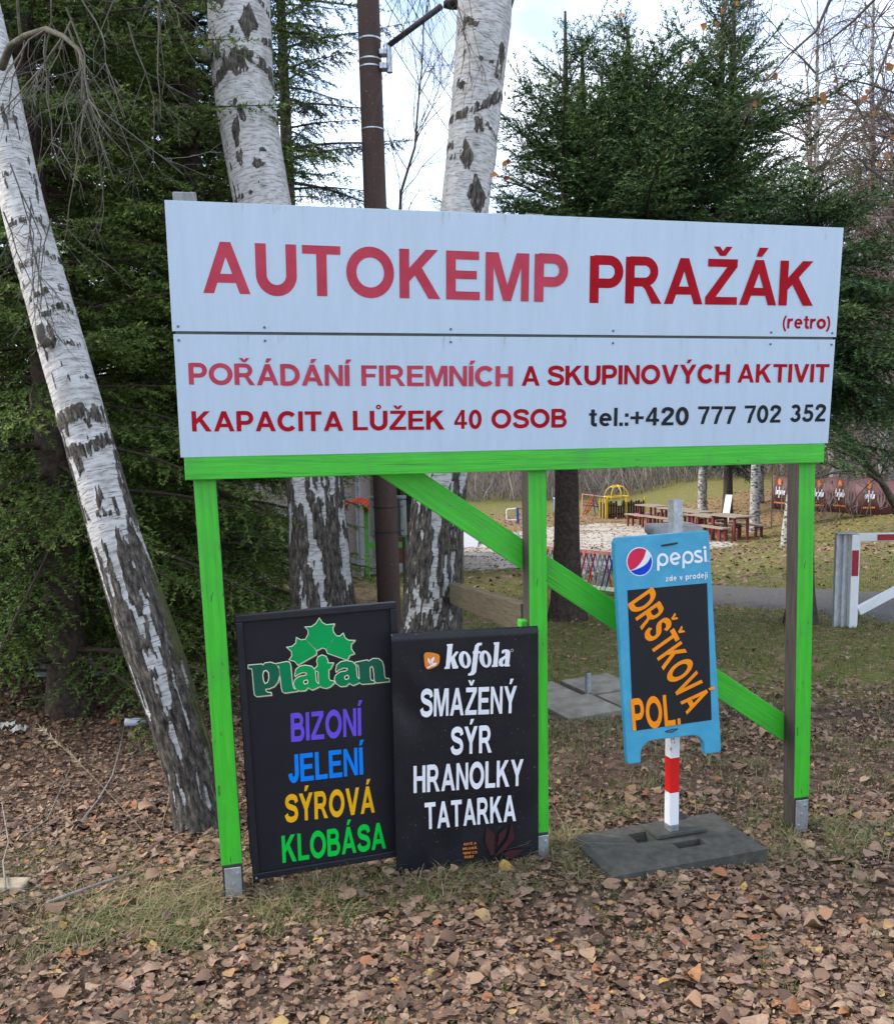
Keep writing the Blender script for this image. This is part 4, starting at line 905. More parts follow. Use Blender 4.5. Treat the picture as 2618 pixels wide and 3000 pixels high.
def crown(name, whorls, sprays, seed, droop=.25, sub=.10, sublen=.32, hang=.15, tipup=.25, jitter=.12, gap=0.0, blen_var=.25, base_var=0.0):
    """whorls: (z, branch length, count, rise); sprays: list of templates. Returns (needles V, T, var), branch MB"""
    r = np.random.default_rng(seed); VV = []; TT = []; AA = []; n0 = 0; wood = MB(); per = {}
    PO = [[] for _ in sprays]; 
    for z, L, cnt, rise in whorls:
        ph = r.uniform(0, 6.28)
        for k in range(cnt):
            if r.random() < gap: continue
            a = ph + 6.283 * k / cnt + r.normal(0, .18); Lb = L * (1 + r.normal(0, blen_var)); zz_ = z + r.normal(0, jitter)
            if Lb < .08: continue
            m = max(4, int(Lb / .12)); pts = [np.array([0, 0, zz_])]; el = rise + r.normal(0, .1); h = np.array([math.cos(a), math.sin(a), 0])
            for i in range(m):
                t = i / m; e = el - droop * 2.2 * t + tipup * 2.5 * max(0, t - .55); a2 = r.normal(0, .05); h = unit([h[0] * math.cos(a2) - h[1] * math.sin(a2), h[0] * math.sin(a2) + h[1] * math.cos(a2), 0])
                pts.append(pts[-1] + (h * math.cos(e) + np.array([0, 0, math.sin(e)])) * Lb / m)
            wood.tube(pts, list(np.linspace(.008 + .008 * Lb, .002, len(pts))), 4, False)
            pts = np.array(pts); side = unit(np.cross(h, [0, 0, 1])); bv = r.uniform(-.15, .15)
            nsub = max(3, int(Lb / sub))
            for i in range(nsub):
                t = .12 + .88 * (i + r.random()) / nsub; j = min(int(t * m), m - 1); f = t * m - j; p = pts[j] * (1 - f) + pts[j + 1] * f; d = unit(pts[j + 1] - pts[j])
                for sgn in (-1, 1):
                    Ls = sublen * (1.15 - .75 * t) * r.uniform(.6, 1.2) * min(1.2, .35 + Lb)
                    q = unit(d * r.uniform(.5, .9) + side * sgn * r.uniform(.6, 1) + np.array([0, 0, -hang * r.uniform(.3, 1.8)]))
                    ns = max(1, int(Ls / .10)); pp = p.copy()
                    for s_ in range(ns):
                        q = unit(q + np.array([0, 0, -hang * .25]) + r.normal(0, .06, 3)); w = r.integers(len(sprays))
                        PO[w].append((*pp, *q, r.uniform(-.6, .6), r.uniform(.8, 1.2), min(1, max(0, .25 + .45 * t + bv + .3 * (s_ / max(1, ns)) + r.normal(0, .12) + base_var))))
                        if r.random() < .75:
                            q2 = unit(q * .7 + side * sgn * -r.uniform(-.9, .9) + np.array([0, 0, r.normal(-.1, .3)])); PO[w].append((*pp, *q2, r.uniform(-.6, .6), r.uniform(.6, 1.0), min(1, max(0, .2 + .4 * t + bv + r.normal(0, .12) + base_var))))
                        pp = pp + q * Ls / ns
            d = unit(pts[-1] - pts[-2]); PO[0].append((*pts[-1], *d, 0, 1.1, .9))
    for w, (tv, tt) in enumerate(sprays):
        a = np.array(PO[w]); 
        if not len(a): continue
        p, d, rl, sc, va = a[:, :3], a[:, 3:6], a[:, 6], a[:, 7], a[:, 8]
        up = np.tile([0, 0, 1.0], (len(a), 1)); s = np.cross(up, d); s /= np.linalg.norm(s, axis=1)[:, None] + 1e-9; u = np.cross(d, s)
        s2 = s * np.cos(rl)[:, None] + u * np.sin(rl)[:, None]; u2 = np.cross(d, s2)
        Vw = p[:, None] + (tv[None, :, :1] * d[:, None] + tv[None, :, 1:2] * s2[:, None] + tv[None, :, 2:] * u2[:, None]) * sc[:, None, None]
        VV.append(Vw.reshape(-1, 3)); TT.append((tt[None] + (np.arange(len(a)) * len(tv))[:, None, None]).reshape(-1, 3) + n0); AA.append(np.repeat(va, len(tv))); n0 += len(a) * len(tv)
    return np.concatenate(VV), np.concatenate(TT), np.concatenate(AA), wood
SB = plain('conifer_bark', (.075, .058, .048), .95, .15, 0, .55, 26, .012)
SBR = plain('conifer_branch_bark', (.06, .045, .035), .95, .15, 0, .4, 20)
def conifer(name, loc, label, H, r0, whorls, sprays, mat, seed, rz=0, group=None, lean=(0, 0), stems=(), **kw):
    t = thing(name, loc, label, 'tree', group, rz)
    V, T, A, wood = crown(name, whorls, sprays, seed, **kw)
    for k_, (dx, dy, zf, zt_, wh_) in enumerate(stems):        # further leaders that fork from the trunk
        V2, T2, A2, w2 = crown(name, wh_, sprays, seed + 50 + k_, **kw); V2 = V2 + [dx, dy, 0]
        T = np.concatenate([T, T2 + len(V)]); V = np.concatenate([V, V2]); A = np.concatenate([A, A2]); wood.add([np.array(p) + [dx, dy, 0] for p in w2.v], w2.f)
        link('stem', MB().tube([(0, 0, zf - .5), (dx * .35, dy * .35, zf), (dx * .95, dy * .95, zf + .9), (dx, dy, zf + 1.5), (dx, dy, zt_)], [r0 * .6, r0 * .6, r0 * .5, r0 * .42, .012], 10).mesh('stem'), SB, t)
    me = np_mesh('crown', V, T, {'var': A}); link('crown', me, mat, t)['kind'] = 'stuff'
    link('branches', wood.mesh('branches'), SBR, t)['kind'] = 'stuff'
    zs = np.linspace(-.15, H, 40); th = np.linspace(0, 2 * math.pi, 24, endpoint=False)
    rr_ = r0 * (1 - zs / H * .93) + r0 * .5 * np.exp(-np.maximum(zs, 0) * 5); TH, ZZ = np.meshgrid(th, zs); RR = rr_[:, None] * (1 + .22 * (fbm(np.stack([np.cos(TH) * 3, np.sin(TH) * 3, ZZ * 2.2], -1).reshape(-1, 3), seed, 4).reshape(TH.shape) - .5))
    Vt = np.stack([np.cos(TH) * RR + lean[0] * ZZ, np.sin(TH) * RR + lean[1] * ZZ, ZZ], -1).reshape(-1, 3); n = 24; I = np.arange(39)[:, None] * n; J = np.arange(n)[None]
    me = np_mesh('trunk', Vt, np.stack([I + J, I + (J + 1) % n, I + n + (J + 1) % n, I + n + J], -1).reshape(-1, 4)); me.shade_smooth(); link('trunk', me, SB, t)
    return t
sprA = [spray(10, .14, .032, .0125, 1, .8), spray(11, .16, .031, .0125, 2, .8), spray(10, .12, .032, .0125, 3, .8)]
def wh(z0, z1, dz, L0, L1, cnt, r0=.1, r1=.5, pw=1.0):
    zs = np.arange(z0, z1, dz); return [(z, L0 + (L1 - L0) * ((z - z0) / (z1 - z0)) ** pw, cnt, r0 + (r1 - r0) * ((z - z0) / (z1 - z0))) for z in zs]
sx = lambda x, y: (x, y, float(gz(x, y)))
kwS = dict(droop=.22, hang=.20, sub=.095, sublen=.40, jitter=.16, blen_var=.3)
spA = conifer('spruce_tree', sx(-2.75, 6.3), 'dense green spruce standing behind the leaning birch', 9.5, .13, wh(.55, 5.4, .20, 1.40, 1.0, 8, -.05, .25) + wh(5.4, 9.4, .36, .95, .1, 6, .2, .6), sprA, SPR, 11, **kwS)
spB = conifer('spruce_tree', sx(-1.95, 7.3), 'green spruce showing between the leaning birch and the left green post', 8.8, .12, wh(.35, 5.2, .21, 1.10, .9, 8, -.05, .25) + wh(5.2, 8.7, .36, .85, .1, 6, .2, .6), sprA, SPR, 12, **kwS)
for i, (x, y, src, rz, s, lb_) in enumerate(((-4.15, 7.6, spA, 2.1, 1.05, 'green spruce at the far left edge behind the first'), (-3.35, 9.6, spB, 1.2, 1.15, 'spruce in the second row behind the leaning birch'), (-3.3, 11.6, spB, 3.9, 1.0, 'narrow spruce in the rear row seen left of the chevron birch'), (-5.6, 10.5, spA, 4.4, 1.1, 'spruce in the rear row at the left edge'), (-2.45, 8.7, spB, 5.1, .95, 'spruce filling the gap just behind the left green post'), (-3.2, 8.1, spB, 2.7, 1.05, 'spruce half hidden behind the first dense spruce'))):
    c = copy_tree(src); c.location = sx(x, y); c.rotation_euler.z = rz; c.scale = (s, s, s); c['label'] = lb_
# dark, thin crowned spruce against the sky
sprB = [spray(11, .16, .036, .016, 5, .8), spray(11, .14, .036, .016, 6, .8)]
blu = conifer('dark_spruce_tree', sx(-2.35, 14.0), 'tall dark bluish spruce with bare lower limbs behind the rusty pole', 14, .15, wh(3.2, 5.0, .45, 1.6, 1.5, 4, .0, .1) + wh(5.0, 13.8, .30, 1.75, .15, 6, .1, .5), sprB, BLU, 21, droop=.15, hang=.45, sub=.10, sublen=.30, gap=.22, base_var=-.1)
# firs behind the sign on the right
sprC = [spray(11, .20, .044, .0160, 7, .4), spray(11, .22, .044, .0160, 8, .4), spray(10, .17, .042, .0160, 9, .5)]
fl_ = G(1655, 1815)
kwF = dict(droop=.10, hang=.10, tipup=.34, sub=.115, sublen=.40, jitter=.22, blen_var=.45)
def bushy(z0, z1, L, cnt=8): return wh(z0, z0 + (z1 - z0) * .65, .165, L * 1.08, L, cnt, -.05, .45) + wh(z0 + (z1 - z0) * .65, z1, .16, L * .95, L * .25, cnt, .45, 1.05)
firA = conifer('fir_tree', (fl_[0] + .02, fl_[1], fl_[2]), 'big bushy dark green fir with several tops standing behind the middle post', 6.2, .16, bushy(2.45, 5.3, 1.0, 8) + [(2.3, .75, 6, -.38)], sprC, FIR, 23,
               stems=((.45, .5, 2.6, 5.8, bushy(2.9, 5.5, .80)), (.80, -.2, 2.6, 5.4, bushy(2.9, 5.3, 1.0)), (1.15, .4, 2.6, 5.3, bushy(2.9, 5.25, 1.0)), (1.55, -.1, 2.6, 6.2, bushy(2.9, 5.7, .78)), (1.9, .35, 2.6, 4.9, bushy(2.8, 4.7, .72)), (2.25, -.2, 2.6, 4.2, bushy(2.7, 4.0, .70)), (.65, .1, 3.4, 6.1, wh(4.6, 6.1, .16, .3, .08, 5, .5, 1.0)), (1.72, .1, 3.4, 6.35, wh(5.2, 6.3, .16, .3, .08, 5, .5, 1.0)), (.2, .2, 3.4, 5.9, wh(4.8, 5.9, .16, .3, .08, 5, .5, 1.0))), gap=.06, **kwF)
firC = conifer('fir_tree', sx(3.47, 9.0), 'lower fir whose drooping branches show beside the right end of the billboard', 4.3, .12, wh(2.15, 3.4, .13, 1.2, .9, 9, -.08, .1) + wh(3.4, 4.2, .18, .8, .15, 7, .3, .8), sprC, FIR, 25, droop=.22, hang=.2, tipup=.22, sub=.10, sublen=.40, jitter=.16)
print('conifers', round(time.time() - T0, 1), sum(len(m.polygons) for m in bpy.data.meshes))

# ------------------------------------------------------------------ the rusty pole with its lamp arm and planter boxes
k = NT('rusty_steel'); k.set(.75, .35, .15); co = k.coord('Object', (1, 1, .35)); n = k.noise(7, 6, .7, co); n2 = k.noise(60, 4, .65, k.coord())
c = k.ramp(n, [(.3, (.050, .034, .030)), (.55, (.080, .048, .040)), (.75, (.085, .070, .066))]); c = k.mix(k.ramp(n2, [(.64, (0, 0, 0)), (.72, (.8, .8, .8))]), c, (.26, .23, .21)); k.color(c); k.bump(n2, .4, .004); RUST = k.m
YP = 6.6
pa = P(1150, 2080, YP); px0 = (pa[0], YP, float(gz(pa[0], YP)))
pole = thing('street_lamp', px0, 'rusty brown steel lamp pole between the two upright birches', 'lamp')
ptop = P(1076, -350, YP); pz0 = np.array(px0) - [0, 0, .2]
def pp_(v):                                   # axis of the pole at picture height v
    q = P(np.interp(v, [-350, 0, 620, 1400, 1760, 2080], [1066, 1077, 1094, 1124, 1136, 1150]), v, YP); return q
pts = [pz0] + [pp_(v) for v in (1900, 1760, 1400, 1000, 620, 300, 0, -350)]
ax0_, ax1_ = np.array(pts[0]), np.array(pts[-1]); pts = [ax0_ + (ax1_ - ax0_) * t for t in np.linspace(0, 1, 12)]
part(pole, 'pole', MB().tube(pts, list(np.linspace(.088, .074, 12)), 28), RUST, smooth=True)
def ponp(v): 
    z = pp_(v)[2]; t = (z - ax0_[2]) / (ax1_[2] - ax0_[2]); return ax0_ + (ax1_ - ax0_) * t, .088 - .014 * t
STEELB = plain('bright_steel_band', (.5, .54, .58), .35, .5, .7)
for v, w in ((118, .010), (178, .010), (200, .010), (382, .008)):
    c_, r_ = ponp(v); part(pole, 'steel_band', MB().tube([c_ - [0, 0, w / 2], c_ + [0, 0, w / 2]], r_ + .003, 28, False), STEELB)
c_, r_ = ponp(186)
DKS = plain('dark_arm_steel', (.07, .068, .07), .5, .5, .5)
br1 = c_ + [r_ + .035, -.03, 0]
part(pole, 'bracket', MB().box(br1 + [-.02, 0, .055], .05, .07, .035).box(br1 + [-.02, 0, -.035], .05, .07, .04), GALV, .004)
part(pole, 'bracket_tube', MB().tube([br1 + [.02, -.01, .115], br1 + [.022, -.01, -.075]], .02, 14), GALV, smooth=False)
a0 = br1 + np.array([.02, -.01, .10]); a1 = P(1292, 18, YP - .35)
part(pole, 'arm', MB().tube([a0, a1], .019, 14), DKS, smooth=True)
hd = unit(a1 - a0); hb = a1 + hd * .02
rings = [(0, .03), (.04, .055), (.10, .075), (.24, .085), (.36, .06), (.40, .02)]
mb = MB(); vs = []; fs = []
for i, (t, r_) in enumerate(rings):
    for m in range(14):
        a = 2 * math.pi * m / 14; vs.append(hb + np.array([t, -.05 * t, .16 * t]) + np.array([0, math.cos(a) * r_, math.sin(a) * r_ * .55]))
for i in range(len(rings) - 1):
    for m in range(14): fs.append((i * 14 + m, i * 14 + (m + 1) % 14, (i + 1) * 14 + (m + 1) % 14, (i + 1) * 14 + m))
fs += [tuple(range(14))[::-1], tuple(range(len(vs) - 14, len(vs)))]
part(pole, 'lamp_head', mb.add(vs, fs), DKS, smooth=True)
k = NT('weathered_green_grey_board'); k.set(.8, .2); k.color(k.ramp(k.noise(9, 5, .6, k.coord('Object', (3, 3, .6))), [(.3, (.19, .22, .20)), (.7, (.34, .38, .36))])); BOXM = k.m
cz, r_ = ponp(1512)
tb = P(1160, 1462, YP)[2]; bb = P(1160, 1578, YP)[2]
bxp = thing('notice_box', cz - [0, 0, (tb - bb) / 2], 'shallow grey green board strapped behind the rusty pole', 'notice board')
cb = cz + np.array([.01, r_ + .012, (tb + bb) / 2 - cz[2]])
part(bxp, 'back_board', MB().box(cb, .25, .016, tb - bb), BOXM, .002)
for dx in (-.112, .112): part(bxp, 'side_rail', MB().box(cb + [dx, -.018, 0], .045, .03, tb - bb - .03), BOXM, .003)
part(bxp, 'top_rail', MB().box(cb + [0, -.012, (tb - bb) / 2 + .008], .27, .05, .022), BOXM, .003)
for v in (1485, 1557):
    c_, r2 = ponp(v); mb = MB()
    arcp = [cb + [-.11, -.03, c_[2] - cb[2]]] + [c_ + np.array([math.sin(a) * (r2 + .003), -math.cos(a) * (r2 + .003), 0]) for a in np.linspace(-1.5, 1.5, 13)] + [cb + [.115, -.03, c_[2] - cb[2]]]
    part(bxp, 'strap', mb.tube(arcp, .003, 6), plain('black_cable', (.02, .02, .02), .5))
# overhead wires
for i, (u0, v0, u1, v1) in enumerate(((1100, 30, 1330, 385), (1135, -10, 1345, 300), (1195, -20, 1350, 225))):
    a, b = P(u0 - (u1 - u0) * .6, v0 - (v1 - v0) * .6, 11), P(u1 + (u1 - u0) * .5, v1 + (v1 - v0) * .5, 16)
    pts = [a + (b - a) * t - np.array([0, 0, .12 * 4 * t * (1 - t)]) for t in np.linspace(0, 1, 14)]
    o = link('overhead_wire', MB().tube(pts, .006, 5).mesh('overhead_wire', a), plain('dull_wire', (.16, .16, .17), .6), None, a)
    tag(o, ('lowest', 'middle', 'uppermost')[i] + ' of the thin grey wires slanting down between pole and right birch', 'wire', 'overhead wires beside the pole')

# ------------------------------------------------------------------ bare trees
def bare_template(seed, H, r0, white, spread=.5, kids=6, depth=3, grav=.0):
    r = np.random.default_rng(seed); wood = MB(); tw = MB()
    pts = wander((0, 0, -.2), (r.normal(0, .04), r.normal(0, .04), 1), H, 14, .035, .06, r); rad = np.linspace(r0, r0 * .08, len(pts)); wood.tube(pts, list(rad), 8, False)
    nb = int(H * 3.2)
    for i in range(nb):
        j = r.integers(3, len(pts) - 1); f = j / len(pts); a = r.uniform(0, 6.283)
        d = np.array([math.cos(a) * spread * 1.6, math.sin(a) * spread * 1.6, .8]); L = H * r.uniform(.16, .30) * (1.15 - .6 * f)
        twig_mesh(tw, pts[j], d, L, rad[j] * .38 + .004, depth - 1, r, grav, .13, kids, 4)
    return wood, tw
GREYB = plain('grey_brown_bark', (.12, .10, .085), .9, .15, 0, .4, 14); WHB = NT('far_birch_bark'); WHB.set(.8, .2)
_n = WHB.noise(5, 5, .7, WHB.coord('Object', (2, 2, 3.5))); WHB.color(WHB.ramp(_n, [(.42, (.045, .04, .036)), (.52, (.36, .35, .34)), (.8, (.54, .53, .52))])); WHB = WHB.m
TWR = plain('reddish_far_twigs', (.155, .115, .10), .85, .15, 0, .3, 3); TWG = plain('grey_far_twigs', (.15, .135, .12), .85, .15, 0, .3, 3)
def bare_tree(name, tpl, mats):
    t = link(name, None); w, tw = tpl
    o = link('trunk', w.mesh('trunk'), mats[0], t); o.data.shade_smooth(); link('crown', tw.mesh('crown'), mats[1], t)['kind'] = 'stuff'; return t
BT = [bare_tree('bare_birch_tree', bare_template(101, 11, .155, 1, .45, 7, 3, -.02), (WHB, TWR)), bare_tree('bare_tree', bare_template(102, 10, .13, 0, .55, 6, 3, .02), (GREYB, TWG)), bare_tree('bare_birch_tree', bare_template(103, 9, .13, 1, .5, 7, 3, -.04), (WHB, TWR))]
used = [0, 0, 0]
rg = np.random.default_rng(77)
def put_tree(k_, x, y, s, label, group=None):
    c = BT[k_] if not used[k_] else copy_tree(BT[k_])
    used[k_] = 1; c.location = (x, y, float(gz(x, y)) - .05); c.rotation_euler = (0, 0, rg.uniform(0, 6.28)); c.scale = (s, s, s); tag(c, label, 'tree')
    if group: c['group'] = group
    elif 'group' in c: del c['group']
    return c
def at_px(u, Y_): return P(u, 1500, Y_)[0]
# birches on the bank right of the tables
for (u, Y_, k_, s, lb_) in ((2060, 33, 0, 1.2, 'birch with white streaked trunk behind the picnic tables'), (2212, 27.5, 0, 1.05, 'leaning birch on the bank right of the picnic tables'), (2302, 22, 2, 1.15, 'dark barked birch beside the right green post'), (2480, 30, 2, 1.4, 'slim birch behind the brown banner'), (2590, 30, 0, 1.1, 'bare birch on the bank at the right edge'), (2670, 27, 2, 1.5, 'twiggy birch standing just beyond the right edge'), (2420, 34, 1, 1.2, 'grey bare tree behind the brown banner'), (2540, 38, 2, 1.3, 'tall twiggy birch behind the bank'), (2375, 33, 0, 1.5, 'tall thin birch behind the right end of the billboard'), (2450, 29, 2, 1.8, 'fine twigged birch right of the billboard'), (2535, 31, 0, 1.6, 'reddish twigged birch above the brown banner'), (2605, 28, 2, 1.85, 'bushy bare birch at the right edge'), (2690, 29, 0, 1.6, 'bare birch reaching in from beyond the right edge')):
    put_tree(k_, at_px(u, Y_), Y_, s, lb_)
lbw = 'bare grey or white stemmed tree in the wood beyond the playground'
for i in range(74):
    Y_ = rg.uniform(46, 95); x = rg.uniform(-16, 38) * (Y_ / 60); put_tree(int(rg.choice([0, 1, 1, 2])), x, Y_, rg.uniform(.8, 1.5), lbw, 'trees of the far wood')
for i in range(16):
    Y_ = rg.uniform(32, 50); x = rg.uniform(.30, .62) * Y_; put_tree(int(rg.choice([0, 1, 2, 2])), x, Y_, rg.uniform(.75, 1.2), 'thin bare tree in the thicket above the bank', 'trees of the bank thicket')
# fir in the picnic ground
dfir = conifer('fir_tree', sx(at_px(2130, 31), 31), 'small dark fir with low skirt behind the picnic tables', 6.5, .18, wh(2.3, 6.3, .28, 1.1, .1, 7, -.3, .3), [spray(10, .24, .08, .03, 31, .5)], BLU, 61, droop=.2, hang=.4, sub=.16, sublen=.4)
# bare lichen tree whose limb arches in at the right edge
rt_ = (at_px(2680, 10.5), 10.5)
bt = thing('bare_tree', (rt_[0], rt_[1], float(gz(*rt_))), 'lichened bare tree at the right edge arching a limb over the barrier', 'tree')
L1 = [P(2720, 1800, 10.5), P(2665, 1600, 10.5), P(2618, 1475, 10.4), P(2575, 1400, 10.3), P(2530, 1345, 10.2), P(2450, 1320, 10.1), P(2415, 1300, 10)]
L2 = [P(2590, 1420, 10.3), P(2540, 1383, 10.2), P(2470, 1378, 10.1), P(2400, 1345, 10)]
k = NT('lichen_bark'); k.set(.9, .1); k.color(k.ramp(k.noise(20, 5, .7, k.coord()), [(.35, (.045, .040, .022)), (.7, (.15, .14, .085))])); LICH = k.m
part(bt, 'trunk', MB().tube([np.array([rt_[0] + .05, rt_[1], gz(*rt_) - .1])] + L1[:2] + [P(2655, 1300, 10.6), P(2690, 900, 10.8), P(2700, 300, 11)], [.10, .085, .075, .06, .045, .03], 10, False), LICH, smooth=True)
part(bt, 'limb', MB().tube(L1[1:], [.06, .042, .034, .026, .017, .010], 8, False), LICH, smooth=True); part(bt, 'limb', MB().tube(L2, [.03, .02, .015, .008], 7, False), LICH, smooth=True)
mb = MB(); r = np.random.default_rng(12)
for i in range(30):
    a = (L1 + L2)[r.integers(3, 10)]; twig_mesh(mb, a, (r.normal(-.3, .5), r.normal(0, .4), r.uniform(.0, 1)), r.uniform(.4, 1.0), .006, 2, r, .0, .18, 4)
for i in range(26):
    twig_mesh(mb, P(r.uniform(2600, 2720), r.uniform(200, 1100), 10.7), (-1, r.normal(0, .4), r.uniform(-.1, .7)), r.uniform(.7, 1.5), .007, 2, r, -.02, .15, 6)
part(bt, 'twigs', mb, LICH)['kind'] = 'stuff'
# hanging birch branches with the last leaves, from a tree beyond the right edge
ob = (3.9, 5.2)
ot = thing('birch_tree', (ob[0], ob[1], float(gz(*ob))), 'birch beyond the right edge hanging twigs with last orange leaves at the top right', 'tree')
part(ot, 'trunk', MB().tube([(ob[0], ob[1], gz(*ob) - .2), (ob[0] - .05, ob[1], 3), (ob[0] - .1, ob[1] - .05, 7)], [.13, .11, .07], 14, False), WHB, smooth=True)
mb = MB(); r = np.random.default_rng(15); tips = []
BRN = [([(2900, -420), (2700, -180), (2618, -60), (2500, 60), (2420, 125), (2380, 140)], 4.6), ([(2960, -300), (2760, -90), (2618, 95), (2560, 250), (2480, 360)], 4.8), ([(2800, -320), (2600, -120), (2430, 0), (2390, 90), (2310, 160), (2230, 250)], 4.4), ([(2500, -330), (2350, -120), (2210, -30), (2180, 60)], 4.4), ([(2960, 130), (2760, 220), (2618, 270), (2540, 245), (2440, 225)], 5.0), ([(2420, -250), (2280, -150), (2160, -60), (2120, 25)], 4.3), ([(2960, 520), (2760, 500), (2618, 545), (2540, 490), (2480, 430)], 5.0)]
for pts_, Y_ in BRN:
    q = [P(u, v, Y_) for u, v in pts_]; q = [np.array([ob[0] - .08, ob[1], max(2.5, q[0][2] + .4)])] + q if q[0][2] < 6.8 else q
    mb.tube(q, list(np.linspace(.014, .0022, len(q))), 5, False)
    for a, b in zip(q[2:], q[3:]):
        for _ in range(3): twig_mesh(mb, a + (b - a) * r.random(), unit(b - a) * .6 + np.array([r.normal(0, .4), 0, -.5]), r.uniform(.15, .4), .0022, 1, r, -.08, .15, 3, 3, tips)
part(ot, 'branches', mb, TWIG)['kind'] = 'stuff'
def leafmesh(seed, kind='birch', curl=.25, fine=False, coarse=False):
    r = np.random.default_rng(seed)
    if kind == 'birch': prof = [(0, .02), (.12, .30), (.30, .42), (.55, .36), (.8, .17), (1, .0)]
    elif kind == 'oak': prof = [(0, .03), (.12, .16), (.22, .10), (.36, .27), (.46, .15), (.62, .33), (.72, .20), (.88, .22), (1, .02)]
    elif kind == 'round': prof = [(0, .03), (.08, .30), (.3, .48), (.6, .48), (.85, .28), (1, .02)]
    else: prof = [(0, .02), (.15, .2), (.4, .3), (.7, .24), (1, .0)]
    if coarse: prof = [prof[0], prof[len(prof) // 3], prof[2 * len(prof) // 3], prof[-1]]
    if fine and kind != 'oak':
        tt_ = np.linspace(0, 1, 7); px_, pw_ = zip(*prof); prof = list(zip(tt_ ** .9, np.interp(tt_ ** .9, px_, pw_) * (1 + .08 * np.sin(tt_ * 40 + seed))))
    b1, b2, tw = r.normal(0, curl), abs(r.normal(0, curl)) * (1 if r.random() < .8 else -1), r.normal(0, curl)
    V = []; T = []
    for x, w in prof:
        for sd in (-1, 0, 1):
            y = sd * w * r.uniform(.85, 1.12); z = b1 * (x - .5) ** 2 * 1.6 + b2 * (y ** 2) * 3 + tw * (x - .5) * y * 1.5 + r.normal(0, .012) + (0 if sd else -.012); V.append((x - .5 + r.normal(0, .01), y, z))
    for i in range(len(prof) - 1):
        a = i * 3
        for s_ in (0, 1): T += [(a + s_, a + 1 + s_, a + 4 + s_), (a + s_, a + 4 + s_, a + 3 + s_)]
    V = np.array(V); V[:, 2] -= V[:, 2].min(); return V, np.array(T)
mb = None; VV = []; TT = []; n0 = 0
spots = [(2060, 75), (2098, 70), (2118, 30), (2152, 10), (1818, 45), (2242, 222), (2270, 224), (2208, 305), (2385, 296), (2408, 284), (2409, 297), (2445, 237), (2527, 290), (2538, 268), (2605, 140), (2604, 195), (2575, 480), (2598, 478), (2593, 455), (2615, 400), (2018, 185), (1478, 478), (1487, 470), (1483, 520), (1448, 515), (2390, 150), (2560, 330)]
for i, (u, v) in enumerate(spots):
    tv, tt = leafmesh(500 + i, 'birch', .35); p = P(u, v, 4.45 + .3 * (i % 3)); s_ = .036 * r.uniform(.7, 1.2); a, b, c_ = r.uniform(0, 6.28), r.uniform(.6, 1.9), r.uniform(0, 6.28)
    Rm = np.array(Matrix.Rotation(a, 3, 'Y') @ Matrix.Rotation(b, 3, 'X') @ Matrix.Rotation(c_, 3, 'Z')); VV.append((tv @ Rm.T) * s_ + p); TT.append(tt + n0); n0 += len(tv)
k = NT('last_orange_leaves'); k.set(.6, .3); k.color(k.ramp(k.n('ShaderNodeNewGeometry').outputs['Random Per Island'], [(0, (.19, .06, .025)), (.5, (.27, .11, .035)), (1, (.36, .20, .02))])); k.b.inputs['Transmission Weight'].default_value = 0
lm = k.m
for i, (v_, t_2) in enumerate(zip(VV, TT)):
    me = np_mesh('leaf', v_ - origin_of(ot), t_2 - t_2.min()); link('leaf', me, lm, ot)
# thin sapling between pole and birch
sb_ = (at_px(1180, 10.5), 10.5); st = thing('birch_sapling', (sb_[0], sb_[1], float(gz(*sb_))), 'leafless birch sapling between the rusty pole and the right birch', 'sapling')
mb = MB(); r = np.random.default_rng(31)
main = [np.array([sb_[0], sb_[1], gz(*sb_) - .1])] + [P(u, v, 10.5) for u, v in ((1165, 700), (1175, 560), (1215, 430), (1225, 300), (1235, 200), (1240, 60))]; tk = MB().tube(main, list(np.linspace(.022, .004, len(main))), 6, False); part(st, 'trunk', tk, TWIG, smooth=True)
for i in range(20):
    j = r.integers(1, len(main) - 1); f = r.random(); p = main[j] * (1 - f) + main[j + 1] * f; twig_mesh(mb, p, (r.normal(0, .5), r.normal(0, .4), 1), r.uniform(.4, 1.1), .0055, 2, r, .0, .12, 5)
part(st, 'crown', mb, TWIG)['kind'] = 'stuff'
print('bare trees', round(time.time() - T0, 1))

# ------------------------------------------------------------------ far brush
r = np.random.default_rng(3); N = 26000
x = r.uniform(-14, 46, N); y = r.uniform(46, 66, N); x = x * y / 52; h = r.gamma(3, .55, N); big_ = r.random(N) < .25; h[big_] = r.uniform(2.5, 6, big_.sum())
gx = gz(x, y); z0_ = gx + r.random(N) * h * .6 * (r.random(N) < .7); ln2 = h * r.uniform(.3, .9, N); ang = r.normal(0, .45, N); w = r.uniform(.012, .035, N)
d = np.stack([np.sin(ang), r.normal(0, .2, N), np.cos(ang)], 1); p = np.stack([x, y, z0_], 1); tip = p + d * ln2[:, None]
V = np.stack([p - np.c_[w, w * 0, w * 0], p + np.c_[w, w * 0, w * 0], p + np.c_[w * 0, w * 1.5, w * 0], tip], 1).reshape(-1, 3); b = np.arange(N)[:, None] * 4
T = np.concatenate([b + [0, 1, 3], b + [1, 2, 3], b + [2, 0, 3]])
k = NT('brush_stems'); k.set(.9, .1); k.color(k.ramp(k.n('ShaderNodeNewGeometry').outputs['Random Per Island'], [(0, (.12, .105, .095)), (.6, (.23, .205, .185)), (.85, (.27, .20, .14)), (1, (.40, .38, .36))]))
tag(link('far_brush', np_mesh('far_brush', V, T), k.m), 'grey brown leafless brush at the edge of the far wood', 'brush', None, 'stuff')
